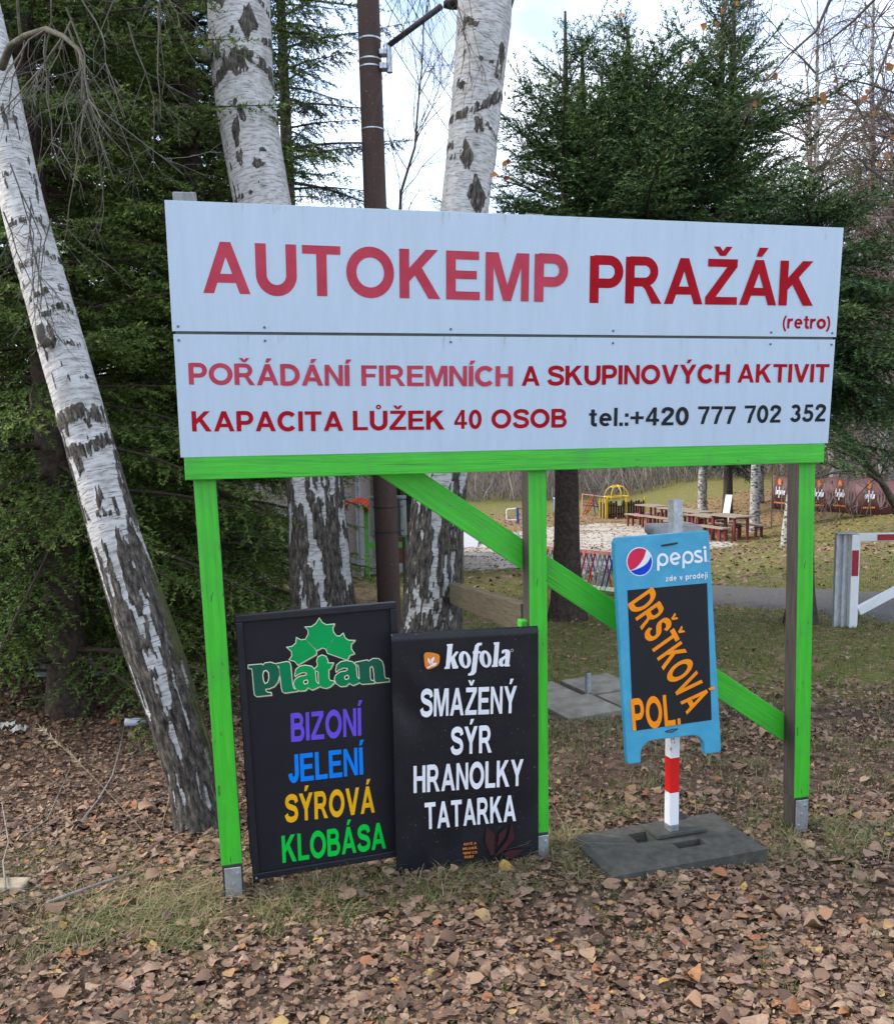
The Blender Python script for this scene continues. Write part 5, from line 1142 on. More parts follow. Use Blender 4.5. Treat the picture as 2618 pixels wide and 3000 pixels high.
N = 9000; x = r.uniform(9, 26, N); y = r.uniform(24, 40, N); keep = x > y * .36; x, y = x[keep], y[keep]; N = len(x); h = r.gamma(3, .5, N); ang = r.normal(0, .5, N); w = r.uniform(.005, .016, N); p = np.stack([x, y, gz(x, y) + r.random(N) * h * .7], 1); d = np.stack([np.sin(ang), r.normal(0, .2, N), np.cos(ang)], 1); tip = p + d * (h * r.uniform(.3, .9, N))[:, None]
V = np.stack([p - np.c_[w, w * 0, w * 0], p + np.c_[w, w * 0, w * 0], p + np.c_[w * 0, w * 1.5, w * 0], tip], 1).reshape(-1, 3); b = np.arange(N)[:, None] * 4
tag(link('bank_brush', np_mesh('bank_brush', V, np.concatenate([b + [0, 1, 3], b + [1, 2, 3], b + [2, 0, 3]])), TWR), 'brown leafless brush on the bank behind the banner', 'brush', None, 'stuff')

# ------------------------------------------------------------------ picnic tables and benches
REDL = plain('red_painted_steel', (.17, .020, .024), .5, .4, 0, .25, 12); PLK = m_rawwood('table_planks', (.16, .13, .095), (.34, .29, .22))
def table_proto(name, L, Wd, H, nb, cat):
    t = link(name, None)
    for i in range(nb): link('plank', MB().box(((i - (nb - 1) / 2) * Wd / nb, 0, H - .02), Wd / nb - .012, L, .035).mesh('plank'), PLK, t)
    for sx_ in (-1, 1):
        for sy_ in (-1, 1): link('leg', MB().box((sx_ * Wd * .33, sy_ * L * .36, (H - .04) / 2 - .05), .06, .06, H - .04 + .1).mesh('leg'), REDL, t)
        link('rail', MB().box((0, sx_ * L * .36, H - .065), Wd * .8, .05, .05).mesh('rail'), REDL, t)
    return t
tb_ = table_proto('picnic_table', 1.25, .68, .74, 4, 'table'); bn_ = table_proto('picnic_bench', 1.25, .30, .45, 2, 'bench')
ft = [1, 1]
def put2(src, i, x, y, rz, label, cat, group):
    c = src if ft[i] else copy_tree(src); ft[i] = 0; c.location = (x, y, float(gz(x, y))); c.rotation_euler.z = rz; tag(c, label, cat, group); return c
rzT = math.atan2(.41, 1.0)
nms = ['nearest on the right', 'second from the right', 'third from the right', 'fourth from the right', 'farthest on the left']
for i, (u, Y_) in enumerate(((2139, 25.5), (2076, 26.5), (2035, 28.5), (1978, 30.0), (1912, 31.5))):
    x = P(u, 1500, Y_)[0]; put2(tb_, 0, x, Y_, rzT, 'picnic table with red legs, ' + nms[i] + ' of its row', 'table', 'picnic tables')
    for s_, w_ in ((-1, 'left'), (1, 'right')):
        put2(bn_, 1, x + s_ * .62 * math.cos(rzT), Y_ + s_ * .62 * math.sin(rzT), rzT, 'bench with red legs on the %s side of the picnic table %s' % (w_, nms[i]), 'bench', 'picnic benches')
# ------------------------------------------------------------------ playground
YEL = plain('yellow_painted_tube', (.62, .42, .02), .5, .4, 0, .15); BLT = plain('blue_painted_tube', (.02, .07, .30), .5, .4, 0, .15); GRT = plain('green_painted_tube', (.05, .30, .06), .5, .4, 0, .15); REDT = plain('red_painted_tube', (.48, .03, .02), .5, .4, 0, .15); PINK = plain('faded_pink_tube', (.62, .25, .22), .5, .4, 0, .15); GRY = plain('grey_painted_tube', (.36, .40, .43), .5, .4, 0, .2); WHT = plain('white_painted_metal', (.74, .76, .78), .45, .45, 0, .08, 8); PKB = plain('brown_picket_wood', (.05, .030, .024), .8, .2, 0, .3)
dc = G(1805, 1514); D_ = thing('climbing_dome', dc, 'yellow tubular cage with domed top beside the brown picket fence', 'climbing frame')
sc_ = dc[1] / F; Rw = 37 * sc_; hr = (1514 - 1454) * sc_; hd_ = (1454 - 1421) * sc_
part(D_, 'ring', MB().tube([dc + np.array([math.cos(a) * Rw, math.sin(a) * Rw, hr]) for a in np.linspace(0, 6.2832, 25)], .022, 6, False), YEL)
part(D_, 'ring', MB().tube([dc + np.array([math.cos(a) * Rw * .5, math.sin(a) * Rw * .5, hr + hd_ * .86]) for a in np.linspace(0, 6.2832, 17)], .018, 6, False), YEL)
for i in range(4):
    a = i * math.pi / 4 + .2; part(D_, 'hoop', MB().tube([dc + np.array([math.cos(a) * Rw * math.cos(t), math.sin(a) * Rw * math.cos(t), hr + hd_ * math.sin(t)]) for t in np.linspace(0, math.pi, 15)], .018, 6, False), YEL)
for i in range(8):
    a = i * math.pi / 4 + .2; q = dc + np.array([math.cos(a) * Rw, math.sin(a) * Rw, 0]); part(D_, 'upright', MB().tube([q - [0, 0, .1], q + [0, 0, hr]], .022, 6), YEL)
def pickets(name, A_, B_, n, h, mat, label, cat, postmat):
    t = thing(name, A_, label, cat); A_ = np.array(A_); B_ = np.array(B_); d = unit(B_ - A_); w = np.linalg.norm(B_ - A_) / n
    for i in range(n):
        c = A_ + (B_ - A_) * (i + .5) / n; nn = np.array([-d[1], d[0], 0]); hh = h * (1 + .06 * math.sin(i * 2.3))
        part(t, 'picket', MB().prism([(-w * .38, -.05), (w * .38, -.05), (w * .38, hh - .04), (0, hh), (-w * .38, hh - .04)], d, (0, 0, 1), c, -.012, .012, nn), mat)
    for z in (.25, .75): part(t, 'rail', MB().beam(A_ + [0, .02, h * z], B_ + [0, .02, h * z], .025, .05), mat)
    for c in (A_, (A_ + B_) / 2, B_): part(t, 'post', MB().tube([c + [0, -.02, -.1], c + [0, -.02, h * 1.22]], .03, 6), postmat)
    return t
y_ = dc[1] - 1.0
pickets('picket_fence', sx(P(1778, 1500, y_)[0], y_), sx(P(1888, 1500, y_ + .6)[0], y_ + .6), 15, .66, PKB, 'dark brown picket fence with yellow posts below the yellow dome', 'fence', YEL)
pickets('picket_fence', sx(P(1757, 1500, y_ + .8)[0], y_ + .8), sx(P(1774, 1500, y_)[0], y_), 4, .62, PKB, 'short end of brown picket fence left of the yellow dome', 'fence', YEL)
pn = P(1814, 1474, y_ - .06); o = link('notice_plate', MB().box((0, 0, 0), .14, .01, .19).box((0, -.008, .02), .07, .006, .06).mesh('notice_plate'), plain('yellow_white_plate', (.6, .56, .3), .5), None, pn); tag(o, 'small pale notice plate on the brown picket fence', 'sign')
# swing frame of coloured tubes
sg = G(1738, 1510); W_ = thing('swing_frame', sg, 'climbing frame of red, blue and green tubes left of the yellow dome', 'climbing frame'); u_ = sg[1] / F
q = lambda du, dv, dy=0: sg + np.array([du * u_, dy, -dv * u_])
for a, b, m in (((-28, 0), (-8, -56), REDT), ((-20, 0), (2, -60), REDT), ((22, 0), (2, -60), GRT), ((30, 2), (16, -52), GRT), ((-30, -62), (30, -54), PINK), ((-30, -62), (-34, 0), PINK), ((8, -4), (-2, -50), BLT), ((0, -62), (14, -30), BLT), ((-30, -38), (10, -34), REDT), ((-30, -30), (26, -24), BLT), ((-14, -6), (6, -46), REDT), ((-26, -12), (-4, -16), REDT), ((28, -60), (30, 0), BLT)):
    part(W_, 'tube', MB().tube([q(*a, .3), q(*b)], .022, 6), m)
# toys
def toy(u, v, s, m, label):
    c = G(u, v); t = thing('toy_car', c, label, 'toy car'); part(t, 'body', MB().prism([(-.5, .12), (.5, .12), (.52, .3), (.3, .36), (.2, .6), (-.22, .6), (-.34, .36), (-.5, .32)], (s, 0, 0), (0, 0, s), c, -.16 * 1, .16 * 1, (0, 1, 0)), m, .02)
    for a in (-.3, .3):
        for b in (-.17, .17): part(t, 'wheel', MB().tube([c + [a * s, b - .02, .12 * s], c + [a * s, b + .02, .12 * s]], .13 * s, 10), plain('black_plug', (.015, .016, .018), .5))
toy(1866, 1520, .36, plain('pink_plastic', (.60, .06, .14), .4), 'pink toy car in front of the picket fence'); toy(1897, 1514, .26, plain('lilac_plastic', (.55, .30, .42), .4), 'small lilac toy car beside the nearest bench row'); toy(1785, 1516, .22, plain('red_plastic', (.55, .03, .04), .4), 'little red ride-on toy under the yellow dome')
# coloured rail in the meadow
rl = G(1517, 1535); Rr_ = thing('balance_rail', rl, 'white, blue and red tube rail standing in the leafy meadow', 'play rail'); u_ = rl[1] / F; q = lambda du, dv: rl + np.array([du * u_, 0, -dv * u_])
part(Rr_, 'frame', MB().tube([q(0, -46), q(-30, -44), q(-34, -40), q(-33, -14), q(-28, -12), q(0, -12)], .022, 6), WHT); part(Rr_, 'post', MB().tube([q(0, 3), q(-2, -48)], .05, 8), BLT); part(Rr_, 'bar', MB().tube([q(0, -46), q(60, -49)], .025, 6), REDT); part(Rr_, 'bar', MB().tube([q(0, -14), q(60, -16)], .025, 6), PINK); part(Rr_, 'post', MB().tube([q(60, 2), q(60, -49)], .05, 8), BLT)
bb_ = G(1634, 1497); B2 = thing('blue_bin', bb_, 'pale blue container with window beside the fir trunk', 'bin'); s_ = bb_[1] / F; part(B2, 'body', MB().box(bb_ + [0, 0, 17 * s_], 23 * s_, .4, 38 * s_), plain('blue_plastic', (.14, .27, .45), .5), .02); part(B2, 'window', MB().box(bb_ + [2 * s_, -.21, 22 * s_], 10 * s_, .02, 16 * s_), plain('dusty_pane', (.35, .42, .48), .4)); part(B2, 'lid', MB().box(bb_ + [0, 0, 37.5 * s_], 25 * s_, .44, 3 * s_), plain('pale_blue_lid', (.5, .6, .7), .5))
gf = G(1517, 1592); Gf = thing('steel_rail', gf, 'low grey steel rail at the edge of the gravel', 'rail'); u_ = gf[1] / F; q = lambda du, dv: gf + np.array([du * u_, 0, -dv * u_])
part(Gf, 'post', MB().tube([q(0, 3), q(0, -36)], .035, 8), GALV); part(Gf, 'bar', MB().beam(q(-30, -22), q(34, -22), .04, .06), GALV); part(Gf, 'bar', MB().beam(q(-30, -4), q(34, -4), .04, .05), GALV)
cs = [G(u, v) for u, v in ((1352, 1617), (1394, 1616), (1404, 1585), (1372, 1556), (1352, 1556))]; cm = sum(cs) / 5; o = link('concrete_pad', MB().prism([(a[0] - cm[0], a[1] - cm[1]) for a in cs], (1, 0, 0), (0, 1, 0), (0, 0, 0), -.1, .08, (0, 0, 1)).mesh('concrete_pad'), plain('pale_concrete', (.40, .40, .41), .9, .2, 0, .15), None, cm); tag(o, 'pale concrete pad on the gravel right of the right birch', 'slab')
# low fence of crossed coloured tubes
fa, fb = G(1590, 1722), G(1815, 1752); fa = np.array([fa[0], fa[1], 0]); XF = thing('tube_fence', (fb[0], fb[1], float(gz(fb[0], fb[1]))), 'low fence of crossed red, grey and blue tubes behind the fir trunk', 'fence')
Pz = lambda t, h: np.array([fa[0] + (fb[0] - fa[0]) * t, fa[1] + (fb[1] - fa[1]) * t, float(gz(fa[0] + (fb[0] - fa[0]) * t, fa[1] + (fb[1] - fa[1]) * t)) + h])
part(XF, 'top_rail', MB().beam(Pz(-.02, .60), Pz(1.0, .58), .05, .045), PINK); part(XF, 'bottom_rail', MB().beam(Pz(-.02, .10), Pz(1.0, .10), .05, .045), plain('pale_green_rail', (.55, .66, .52), .5)); part(XF, 'base_rail', MB().beam(Pz(-.02, .03) + [0, .3, 0], Pz(1.0, .03) + [0, .3, 0], .05, .04), GRT)
for t in (0, .5, 1.0): part(XF, 'post', MB().tube([Pz(t, -.1), Pz(t, .6)], .02, 8), GRT)
for i in range(17):
    t = .02 + i * .057; m = (REDT, REDT, GRY, REDT, GRY, GRY, BLT, BLT, GRY)[i % 9]
    part(XF, 'tube', MB().tube([Pz(t, .60) + [0, -.03, 0], Pz(t - .11, .08) + [0, -.03, 0]], .012, 6), m); part(XF, 'tube', MB().tube([Pz(t, .60) + [0, .03, 0], Pz(t + .10, .08) + [0, .03, 0]], .011, 6), (GRY, GRY, REDT, BLT)[i % 4])
# utility box behind the blue board
ub = np.array([P(1971, 1600, 9.6)[0], 9.6, float(gz(P(1971, 1600, 9.6)[0], 9.6))]); U_ = thing('utility_box', ub, 'pale grey box with rounded lid standing behind the blue board', 'utility box'); zt2 = P(1971, 1536, 9.6)[2]; w_ = 150 / F * 9.6
part(U_, 'body', MB().box((ub[0], ub[1], (ub[2] - .1 + zt2 - .12) / 2), w_ * .92, .4, zt2 - .12 - ub[2] + .1), plain('grey_plastic', (.36, .37, .38), .6), .02); o = part(U_, 'lid', MB().box((ub[0], ub[1], zt2 - .06), w_, .46, .12), plain('pale_grey_lid', (.46, .48, .49), .6)); bev(o, .05, 4)
# ------------------------------------------------------------------ barrier on the right
gb = G(2497, 1838); Yg = gb[1]; q = lambda u, v: P(u, v, Yg); gt = thing('barrier_gate', gb, 'white barrier gate with red reflective stripes at the right edge', 'gate')
mB = lambda a, b, w: MB().beam(q(*a), q(*b), w, w)
W1 = 25 / F * Yg
cu, cu2 = (2498, 1840), (2502, 1562)
part(gt, 'upright', MB().box((q(2499, 1700)[0], Yg, (q(2499, 1838)[2] + q(2499, 1566)[2]) / 2), W1, .07, q(2499, 1566)[2] - q(2499, 1838)[2]), WHT, .006)
zr = q(2560, 1573)[2]; x0g = q(2512, 1573)[0]
part(gt, 'top_rail', MB().beam((x0g, Yg, zr), (x0g + 3.4, Yg - .4, zr + .02), .07, W1 * .95), WHT, .006)
p1, p2 = q(2512, 1790), q(2640, 1722); part(gt, 'brace', MB().beam(p1, p1 + (p2 - p1) * 5, .06, .085), WHT, .005)
REF = plain('red_reflective_sheet', (.33, .012, .03), .35, .5, 0, .1)
part(gt, 'red_stripe', MB().box((q(2499.5, 1650)[0], Yg - .0375, (q(2499, 1611)[2] + q(2499, 1686)[2]) / 2), W1 * .78, .004, abs(q(2499, 1611)[2] - q(2499, 1686)[2])), REF)
for i in range(3):
    a = np.array([x0g + .165 + i * .9, Yg - .0375 - .1176 * (.165 + i * .9), zr + .006 * (.165 + i * .9)]); part(gt, 'red_stripe', MB().beam(a, a + np.array([.42, -.0494, .0025]), .004, W1 * .72), REF)
sg_ = q(2470, 1830); gp = thing('steel_post', (sg_[0], Yg + .02, float(gz(sg_[0], Yg))), 'grey ribbed steel post holding the white barrier gate', 'post')
prof = [(-.075, .0), (-.05, .0), (-.04, .03), (-.015, .03), (-.005, .0), (.02, .0), (.03, .03), (.055, .03), (.055, .05), (-.075, .05)]
part(gp, 'profile', MB().prism(prof, (1, 0, 0), (0, 1, 0), (sg_[0] - .02, Yg, q(2470, 1838)[2] - .1), 0, q(2470, 1566)[2] - q(2470, 1838)[2] + .1, (0, 0, 1)), plain('pale_grey_post_paint', (.44, .46, .48), .5, .4)); part(gp, 'cap', MB().box((sg_[0] - .01, Yg + .02, q(2470, 1564)[2] + .006), .19, .12, .008), GALV)
# ------------------------------------------------------------------ brown banner on the bank
k = NT('brown_banner'); k.set(.55, .3); k.color(k.ramp(k.noise(2, 4, .6, k.coord('Object', (1, 1, .4))), [(.3, (.085, .034, .036)), (.7, (.14, .062, .064))])); BAN = k.m
c0, c1 = P(2262, 1490, 26.6), P(2640, 1514, 24.0); hb_ = .98; nseg = 60
bn = thing('banner', (c0 + c1) / 2, 'long brown fabric banner with white script logos strung along the bank', 'banner')
bx = lambda t: c0 + (c1 - c0) * t + np.array([0, .022 * math.sin(t * 34) + .02 * math.sin(t * 15), -.012 * math.sin(t * 21)])
mb = MB(); vs = []; fs = []
for i in range(nseg + 1):
    t = i / nseg; vs += [bx(t), bx(t) + np.array([0, .02, hb_ * (.97 + .03 * math.cos(t * 25))])]
for i in range(nseg): fs.append((2 * i, 2 * i + 2, 2 * i + 3, 2 * i + 1))
o = part(bn, 'fabric', mb.add(vs, fs), BAN, smooth=True); m_ = o.modifiers.new('solid', 'SOLIDIFY'); m_.thickness = .012
for t in (0, .33, .66, 1): part(bn, 'stake', MB().tube([bx(t) + [0, .06, -.6], bx(t) + [0, .06, hb_ + .05]], .02, 6), plain('stake', (.1, .08, .06), .8))
t0_ = lambda u: (u - 2262) / (2640 - 2262)
scb = lambda t: F / (c0[1] + (c1[1] - c0[1]) * t)
for u in (2284, 2345, 2403, 2466, 2549):
    t = t0_(u); s_ = 1.0; bl_ = bx(t); ex2 = unit(c1 - c0)
    def B3(a, b, off=-.022): return bx(t + a / np.linalg.norm(c1 - c0)) + np.array([0, off, b])
    mb = MB().add([B3(.07 * math.cos(a) * .75, .80 + .1 * math.sin(a)) for a in np.linspace(0, 6.2832, 17)[:-1]], [tuple(range(16))]); part(bn, 'badge_print', mb, ORANGE)
    mb = MB()
    for a, b0_, b1_, w_ in ((-.12, .42, .66, .022), (-.075, .44, .56, .05), (-.02, .34, .66, .026), (.035, .44, .56, .05), (.085, .42, .64, .022), (.125, .43, .55, .04)):
        mb.add([B3(a - w_ / 2, b0_), B3(a + w_ / 2, b0_), B3(a + w_ / 2 + .015, b1_), B3(a - w_ / 2 + .015, b1_)], [(0, 1, 2, 3)])
    part(bn, 'script_print', mb, WHITEP)
    mb = MB()
    for i in range(7): a = -.17 + i * .05; mb.add([B3(a, .17), B3(a + .038, .17), B3(a + .038, .215), B3(a, .215)], [(0, 1, 2, 3)])
    part(bn, 'slogan_print', mb, ORANGE)
    mb = MB()
    for a0_, a1_, b0_, b1_ in ((.30, .24, .2, .62), (.31, .32, .22, .66), (.33, .40, .22, .62), (.30, .48, .16, .34)): mb.add([B3(a0_ - .012, b0_), B3(a0_ + .02, b0_), B3(a1_ + .03, (b0_ + b1_) / 2), B3(a1_, b1_), B3(a1_ - .03, (b0_ + b1_) / 2)], [(0, 1, 2, 3, 4)])
    part(bn, 'flower_print', mb, plain('mauve_print', (.17, .11, .115), .5))
# white board leaning on the fir in the picnic ground
wb = P(2122, 1500, 30.0); wb[2] = gz(wb[0], wb[1]); o = link('leaning_board', MB().beam((0, 0, 0), (.26, .4, .95), .22, .03).mesh('leaning_board'), WHT, None, wb); tag(o, 'white board leaning against the small dark fir', 'board')
# ------------------------------------------------------------------ house corner on the left
k = NT('rough_render'); k.set(.95, .1); n = k.noise(28, 5, .7, k.coord()); k.color(k.ramp(n, [(.3, (.30, .26, .255)), (.7, (.44, .39, .38))])); k.bump(n, .8, .03); REND = k.m
hc = G(1040, 1690); Yh = hc[1]; hx = P(1058, 1600, Yh)[0]; hz = hc[2]
hs = thing('camp_house', (hx, Yh, hz), 'pinkish rendered camp house with orange window frames behind the birches', 'house')
part(hs, 'wall', MB().box((hx - 3.0, Yh + 2.5, hz + 1.3), 6.0, 5.0, 2.9), REND); part(hs, 'wall', MB().box((hx + .9, Yh + 3.6, hz + 1.3), 1.8, 2.8, 2.9), REND, label='recessed porch wall')
part(hs, 'roof', MB().prism([(-6.5, 2.7), (2.4, 2.7), (2.0, 3.0), (-2, 4.0), (-6.2, 3.0)], (1, 0, 0), (0, 0, 1), (hx, Yh - .4, hz), 0, 7.5, (0, 1, 0)), plain('grey_roof', (.10, .085, .08), .8))
part(hs, 'downpipe', MB().tube([(hx - .02, Yh - .06, hz + .05), (hx - .02, Yh - .06, hz + 2.6)], .05, 10), plain('zinc_pipe', (.28, .31, .34), .5, .4, .4))
ORW = plain('orange_window_frame', (.52, .12, .03), .5)
w0 = MB().box((hx + .62, Yh + 2.18, hz + 1.45), .9, .05, 1.3); wn = part(hs, 'window', w0, plain('dark_pane', (.04, .045, .05), .15, .6))
for dx, dz, L, H in ((-.45, 0, .09, 1.4), (.45, 0, .09, 1.4), (0, .68, .9, .09), (0, -.68, .9, .09), (0, 0, .06, 1.3)): o = part(wn, 'frame', MB().box((hx + .62 + dx, Yh + 2.14, hz + 1.45 + dz), L, .06, H), ORW)
GP = plain('green_porch_paint', (.10, .36, .06), .6)
ps = thing('porch_stand', (P(1075, 1600, Yh - .8)[0], Yh - .8, hz), 'green timber stand with red corrugated awning beside the house corner', 'stand'); px_ = P(1075, 1600, Yh - .8)[0]
zt3 = P(1075, 1490, Yh - .8)[2]; part(ps, 'post', MB().box((px_, Yh - .8, (hz + zt3) / 2), .07, .07, zt3 - hz + .1), GP); part(ps, 'post', MB().box((px_ + .62, Yh - .8, (hz + zt3) / 2), .07, .07, zt3 - hz + .1), GP); part(ps, 'rail', MB().box((px_ + .31, Yh - .8, P(1075, 1598, Yh - .8)[2]), .55, .06, .09), GP)
mb = MB(); vs = []; fs = []; nA, nL = 26, 2; c_ = np.array([px_ - .12, Yh - .8, zt3 - .05])
for i in range(nA + 1):
    a = math.pi * (.02 + .96 * i / nA); rr2 = .23 + .012 * math.cos(i * math.pi)
    for dx in (0, 1.0): vs.append(c_ + np.array([-math.cos(a) * rr2 + .0, dx - .6, math.sin(a) * rr2 * .85]))
for i in range(nA): fs.append((2 * i, 2 * i + 1, 2 * i + 3, 2 * i + 2))
o = part(ps, 'awning', mb.add(vs, fs), plain('red_corrugated_sheet', (.60, .05, .02), .45)); m_ = o.modifiers.new('solid', 'SOLIDIFY'); m_.thickness = .008
part(hs, 'step', MB().box((hx + .75, Yh + 1.0, hz + .05), 1.4, 1.2, .14), plain('pale_concrete', (.40, .40, .41), .9))
for i, (u, v, w_, h_, m, nm, lb_) in enumerate(((1195, 1612, .16, .55, plain('cream_plastic', (.5, .46, .38), .5), 'crate', 'cream box standing at the house porch'), (1180, 1640, .25, .75, plain('red_brown_wood', (.17, .05, .04), .7), 'cabinet', 'red brown cabinet standing at the house porch'), (1188, 1555, .3, .3, plain('black_crate', (.03, .03, .035), .5), 'crate', 'black crate on top of the porch cabinet'))):
    p = P(u, v, Yh + .9); o = link(nm, MB().box((0, 0, 0), w_, .3, h_).mesh(nm), m, None, (p[0], p[1], hz + .12 + h_ / 2 + (.76 if i == 2 else 0))); bev(o, .01); tag(o, lb_, 'box' if nm == 'crate' else 'cabinet')
# ------------------------------------------------------------------ paving slabs and pipe stub
pp0 = G(1722, 2052); CONC = plain('weathered_concrete', (.25, .23, .19), .95, .1, 0, .35, 9, .003)
q4s = [[(1602, 2035), (1640, 2022), (1690, 2048), (1680, 2052), (1605, 2060)], [(1658, 2018), (1780, 2000), (1840, 2020), (1815, 2040), (1715, 2052)], [(1600, 2062), (1712, 2056), (1785, 2092), (1640, 2108)], [(1735, 2058), (1815, 2042), (1900, 2060), (1830, 2096)]]
wh_ = ['left rear', 'right rear', 'left front', 'right front']
r_o = np.array([math.cos(.42), math.sin(.42)]); r_p = np.array([-r_o[1], r_o[0]])
for i, (a, b) in enumerate(((-.25, .25), (.25, .23), (-.23, -.25), (.27, -.26))):
    cxy = pp0[:2] + r_o * a * .95 + r_p * b * .95; zc = float(gz(*cxy)); o = link('paving_slab', MB().box((0, 0, 0), .42, .42, .06, ((*r_o, .01), (*r_p, 0), (0, 0, 1))).mesh('paving_slab'), CONC, None, (*cxy, zc + .012)); bev(o, .006); tag(o, 'square concrete paving slab, %s of the four around the pipe stub' % wh_[i], 'paving slab', 'slabs around the pipe stub')
pi_ = thing('pipe_stub', pp0, 'short galvanised pipe standing up between four concrete slabs', 'pipe'); mb = MB(); n = 18
zt4 = pp0[2] + 86 / F * pp0[1] * 1.02
part(pi_, 'outer_tube', MB().tube([pp0 - [0, 0, .1], [pp0[0], pp0[1], zt4]], .021, 20, False), GALV, smooth=True); part(pi_, 'inner_tube', MB().tube([pp0 - [0, 0, .1], [pp0[0], pp0[1], zt4 - .002]], .017, 20, False), plain('dark_arm_steel', (.07, .068, .07), .5), smooth=True); part(pi_, 'bolt_hole', MB().tube([pp0 + [.012, -.0185, .055], pp0 + [.012, -.0235, .055]], .006, 10), plain('black_plug', (.015, .016, .018), .5))
print('background', round(time.time() - T0, 1))

# ------------------------------------------------------------------ fallen leaves
CURLS = .55
LEAFN = [leafmesh(900 + i, kd, cu * CURLS, True) for i, (kd, cu) in enumerate([('round', .3), ('round', .55), ('birch', .35), ('birch', .6), ('round', .8), ('beech', .4), ('beech', .8), ('birch', .2), ('round', .15), ('oak', .4), ('round', 1.1), ('oak', .8)])]
LEAFT = [leafmesh(900 + i, kd, cu, coarse=True) for i, (kd, cu) in enumerate([('round', .3), ('round', .55), ('birch', .35), ('birch', .6), ('round', .8), ('beech', .4), ('beech', .8), ('birch', .2), ('round', .15), ('oak', .4)])]
def m_leaf(name, rand):
    k = NT(name); k.set(.75, .25)
    f = k.n('ShaderNodeNewGeometry').outputs['Random Per Island'] if rand == 'island' else k.n('ShaderNodeObjectInfo').outputs['Random']
    c = k.ramp(f, [(0, (.055, .034, .024)), (.15, (.115, .070, .048)), (.35, (.195, .120, .078)), (.55, (.26, .168, .108)), (.72, (.34, .230, .158)), (.82, (.24, .150, .120)), (.89, (.40, .29, .19)), (.93, (.34, .15, .065)), (.965, (.30, .11, .05)), (.985, (.42, .29, .13)), (1, (.44, .27, .05))])
    g = k.noise(90, 4, .6, k.coord('Object')); c = k.mix(k.ramp(g, [(.35, (.45, .45, .45)), (.65, (0, 0, 0))]), c, (.10, .065, .05)); k.color(c); return k.m
LEAFM = m_leaf('dry_leaf_litter', 'island')
def scatter(tpls, x, y, z, s, rg_, tiltmax, weights=None):
    n = len(x); w = rg_.choice(len(tpls), n, p=weights); VV = []; TT = []; n0 = 0
    yaw = rg_.uniform(0, 6.283, n); t1 = rg_.normal(0, tiltmax, n); t2 = rg_.normal(0, tiltmax, n); flip = np.where(rg_.random(n) < .45, -1.0, 1.0)
    for k_, (tv, tt) in enumerate(tpls):
        m = np.where(w == k_)[0]
        if not len(m): continue
        v = np.repeat(tv[None], len(m), 0) * s[m][:, None, None]; v[..., 2] *= flip[m][:, None]; v[..., 2] -= v[..., 2].min(1)[:, None]
        ct, st_ = np.cos(t1[m])[:, None], np.sin(t1[m])[:, None]; X_, Z_ = v[..., 0] * ct + v[..., 2] * st_, -v[..., 0] * st_ + v[..., 2] * ct
        ct, st_ = np.cos(t2[m])[:, None], np.sin(t2[m])[:, None]; Y_, Z_ = v[..., 1] * ct - Z_ * st_, v[..., 1] * st_ + Z_ * ct
        cy, sy = np.cos(yaw[m])[:, None], np.sin(yaw[m])[:, None]
        VV.append(np.stack([X_ * cy - Y_ * sy + x[m][:, None], X_ * sy + Y_ * cy + y[m][:, None], Z_ + z[m][:, None]], -1).reshape(-1, 3)); TT.append((tt[None] + (np.arange(len(m)) * len(tv))[:, None, None]).reshape(-1, 3) + n0); n0 += len(m) * len(tv)
    return np.concatenate(VV), np.concatenate(TT)
def clear(x, y):                               # keep the rubber slab and the paving free
    a = (x - S0[0]) * ex_[0] + (y - S0[1]) * ex_[1]; b = (x - S0[0]) * ey_[0] + (y - S0[1]) * ey_[1]
    m = ~((a > -.02) & (a < Ls + .02) & (b > -.02) & (b < Ds + .02))
    a = (x - pp0[0]) * r_o[0] + (y - pp0[1]) * r_o[1]; b = (x - pp0[0]) * r_p[0] + (y - pp0[1]) * r_p[1]
    return m & ~((np.abs(a) < .45) & (np.abs(b) < .45) & (np.abs(a) > .04) & (np.abs(b) > .04) & (np.sin(x * 91 + y * 57) < .985))
def field(x0, x1, y0, y1, dens, rg_, dfun=None):
    n = int((x1 - x0) * (y1 - y0) * dens); x = rg_.uniform(x0, x1, n); y = rg_.uniform(y0, y1, n); m = (np.abs(x - .02 * y) < .62 * y + .5) & clear(x, y)
    if dfun is not None: m &= rg_.random(n) < dfun(x, y)
    return x[m], y[m]
rl_ = np.random.default_rng(44)
ns = lambda x, y, f, sd: fbm(np.stack([x * f, y * f, x * 0], -1), sd, 3)
xs_, ys_ = [], []
for a in (field(-2.6, 3.2, 2.05, 4.3, 4000, rl_, lambda x, y: .30 + .70 * sm(.36, .58, ns(x, y, 2.2, 9))), field(-4.6, -.5, 4.3, 8.2, 1100, rl_), field(-.5, 4.6, 4.3, 6.6, 1200, rl_, lambda x, y: .22 + .78 * sm(.42, .6, ns(x, y, 1.3, 5)) * (1 - .5 * sm(5.3, 6.6, y))), field(-1, 7.5, 6.6, 13, 110, rl_)):
    xs_.append(a[0]); ys_.append(a[1])
x = np.concatenate(xs_); y = np.concatenate(ys_); s_ = rl_.gamma(6, .0043, len(x)) * np.where(rl_.random(len(x)) < .05, 1.7, 1); s_ = np.clip(s_, .010, .09); z = gz(x, y) + rl_.uniform(0, .022, len(x))
nr = y < 3.9
V, T = scatter(LEAFN, x[nr], y[nr], z[nr], s_[nr], rl_, .19, [.17, .14, .15, .11, .1, .09, .06, .06, .05, .03, .02, .02])
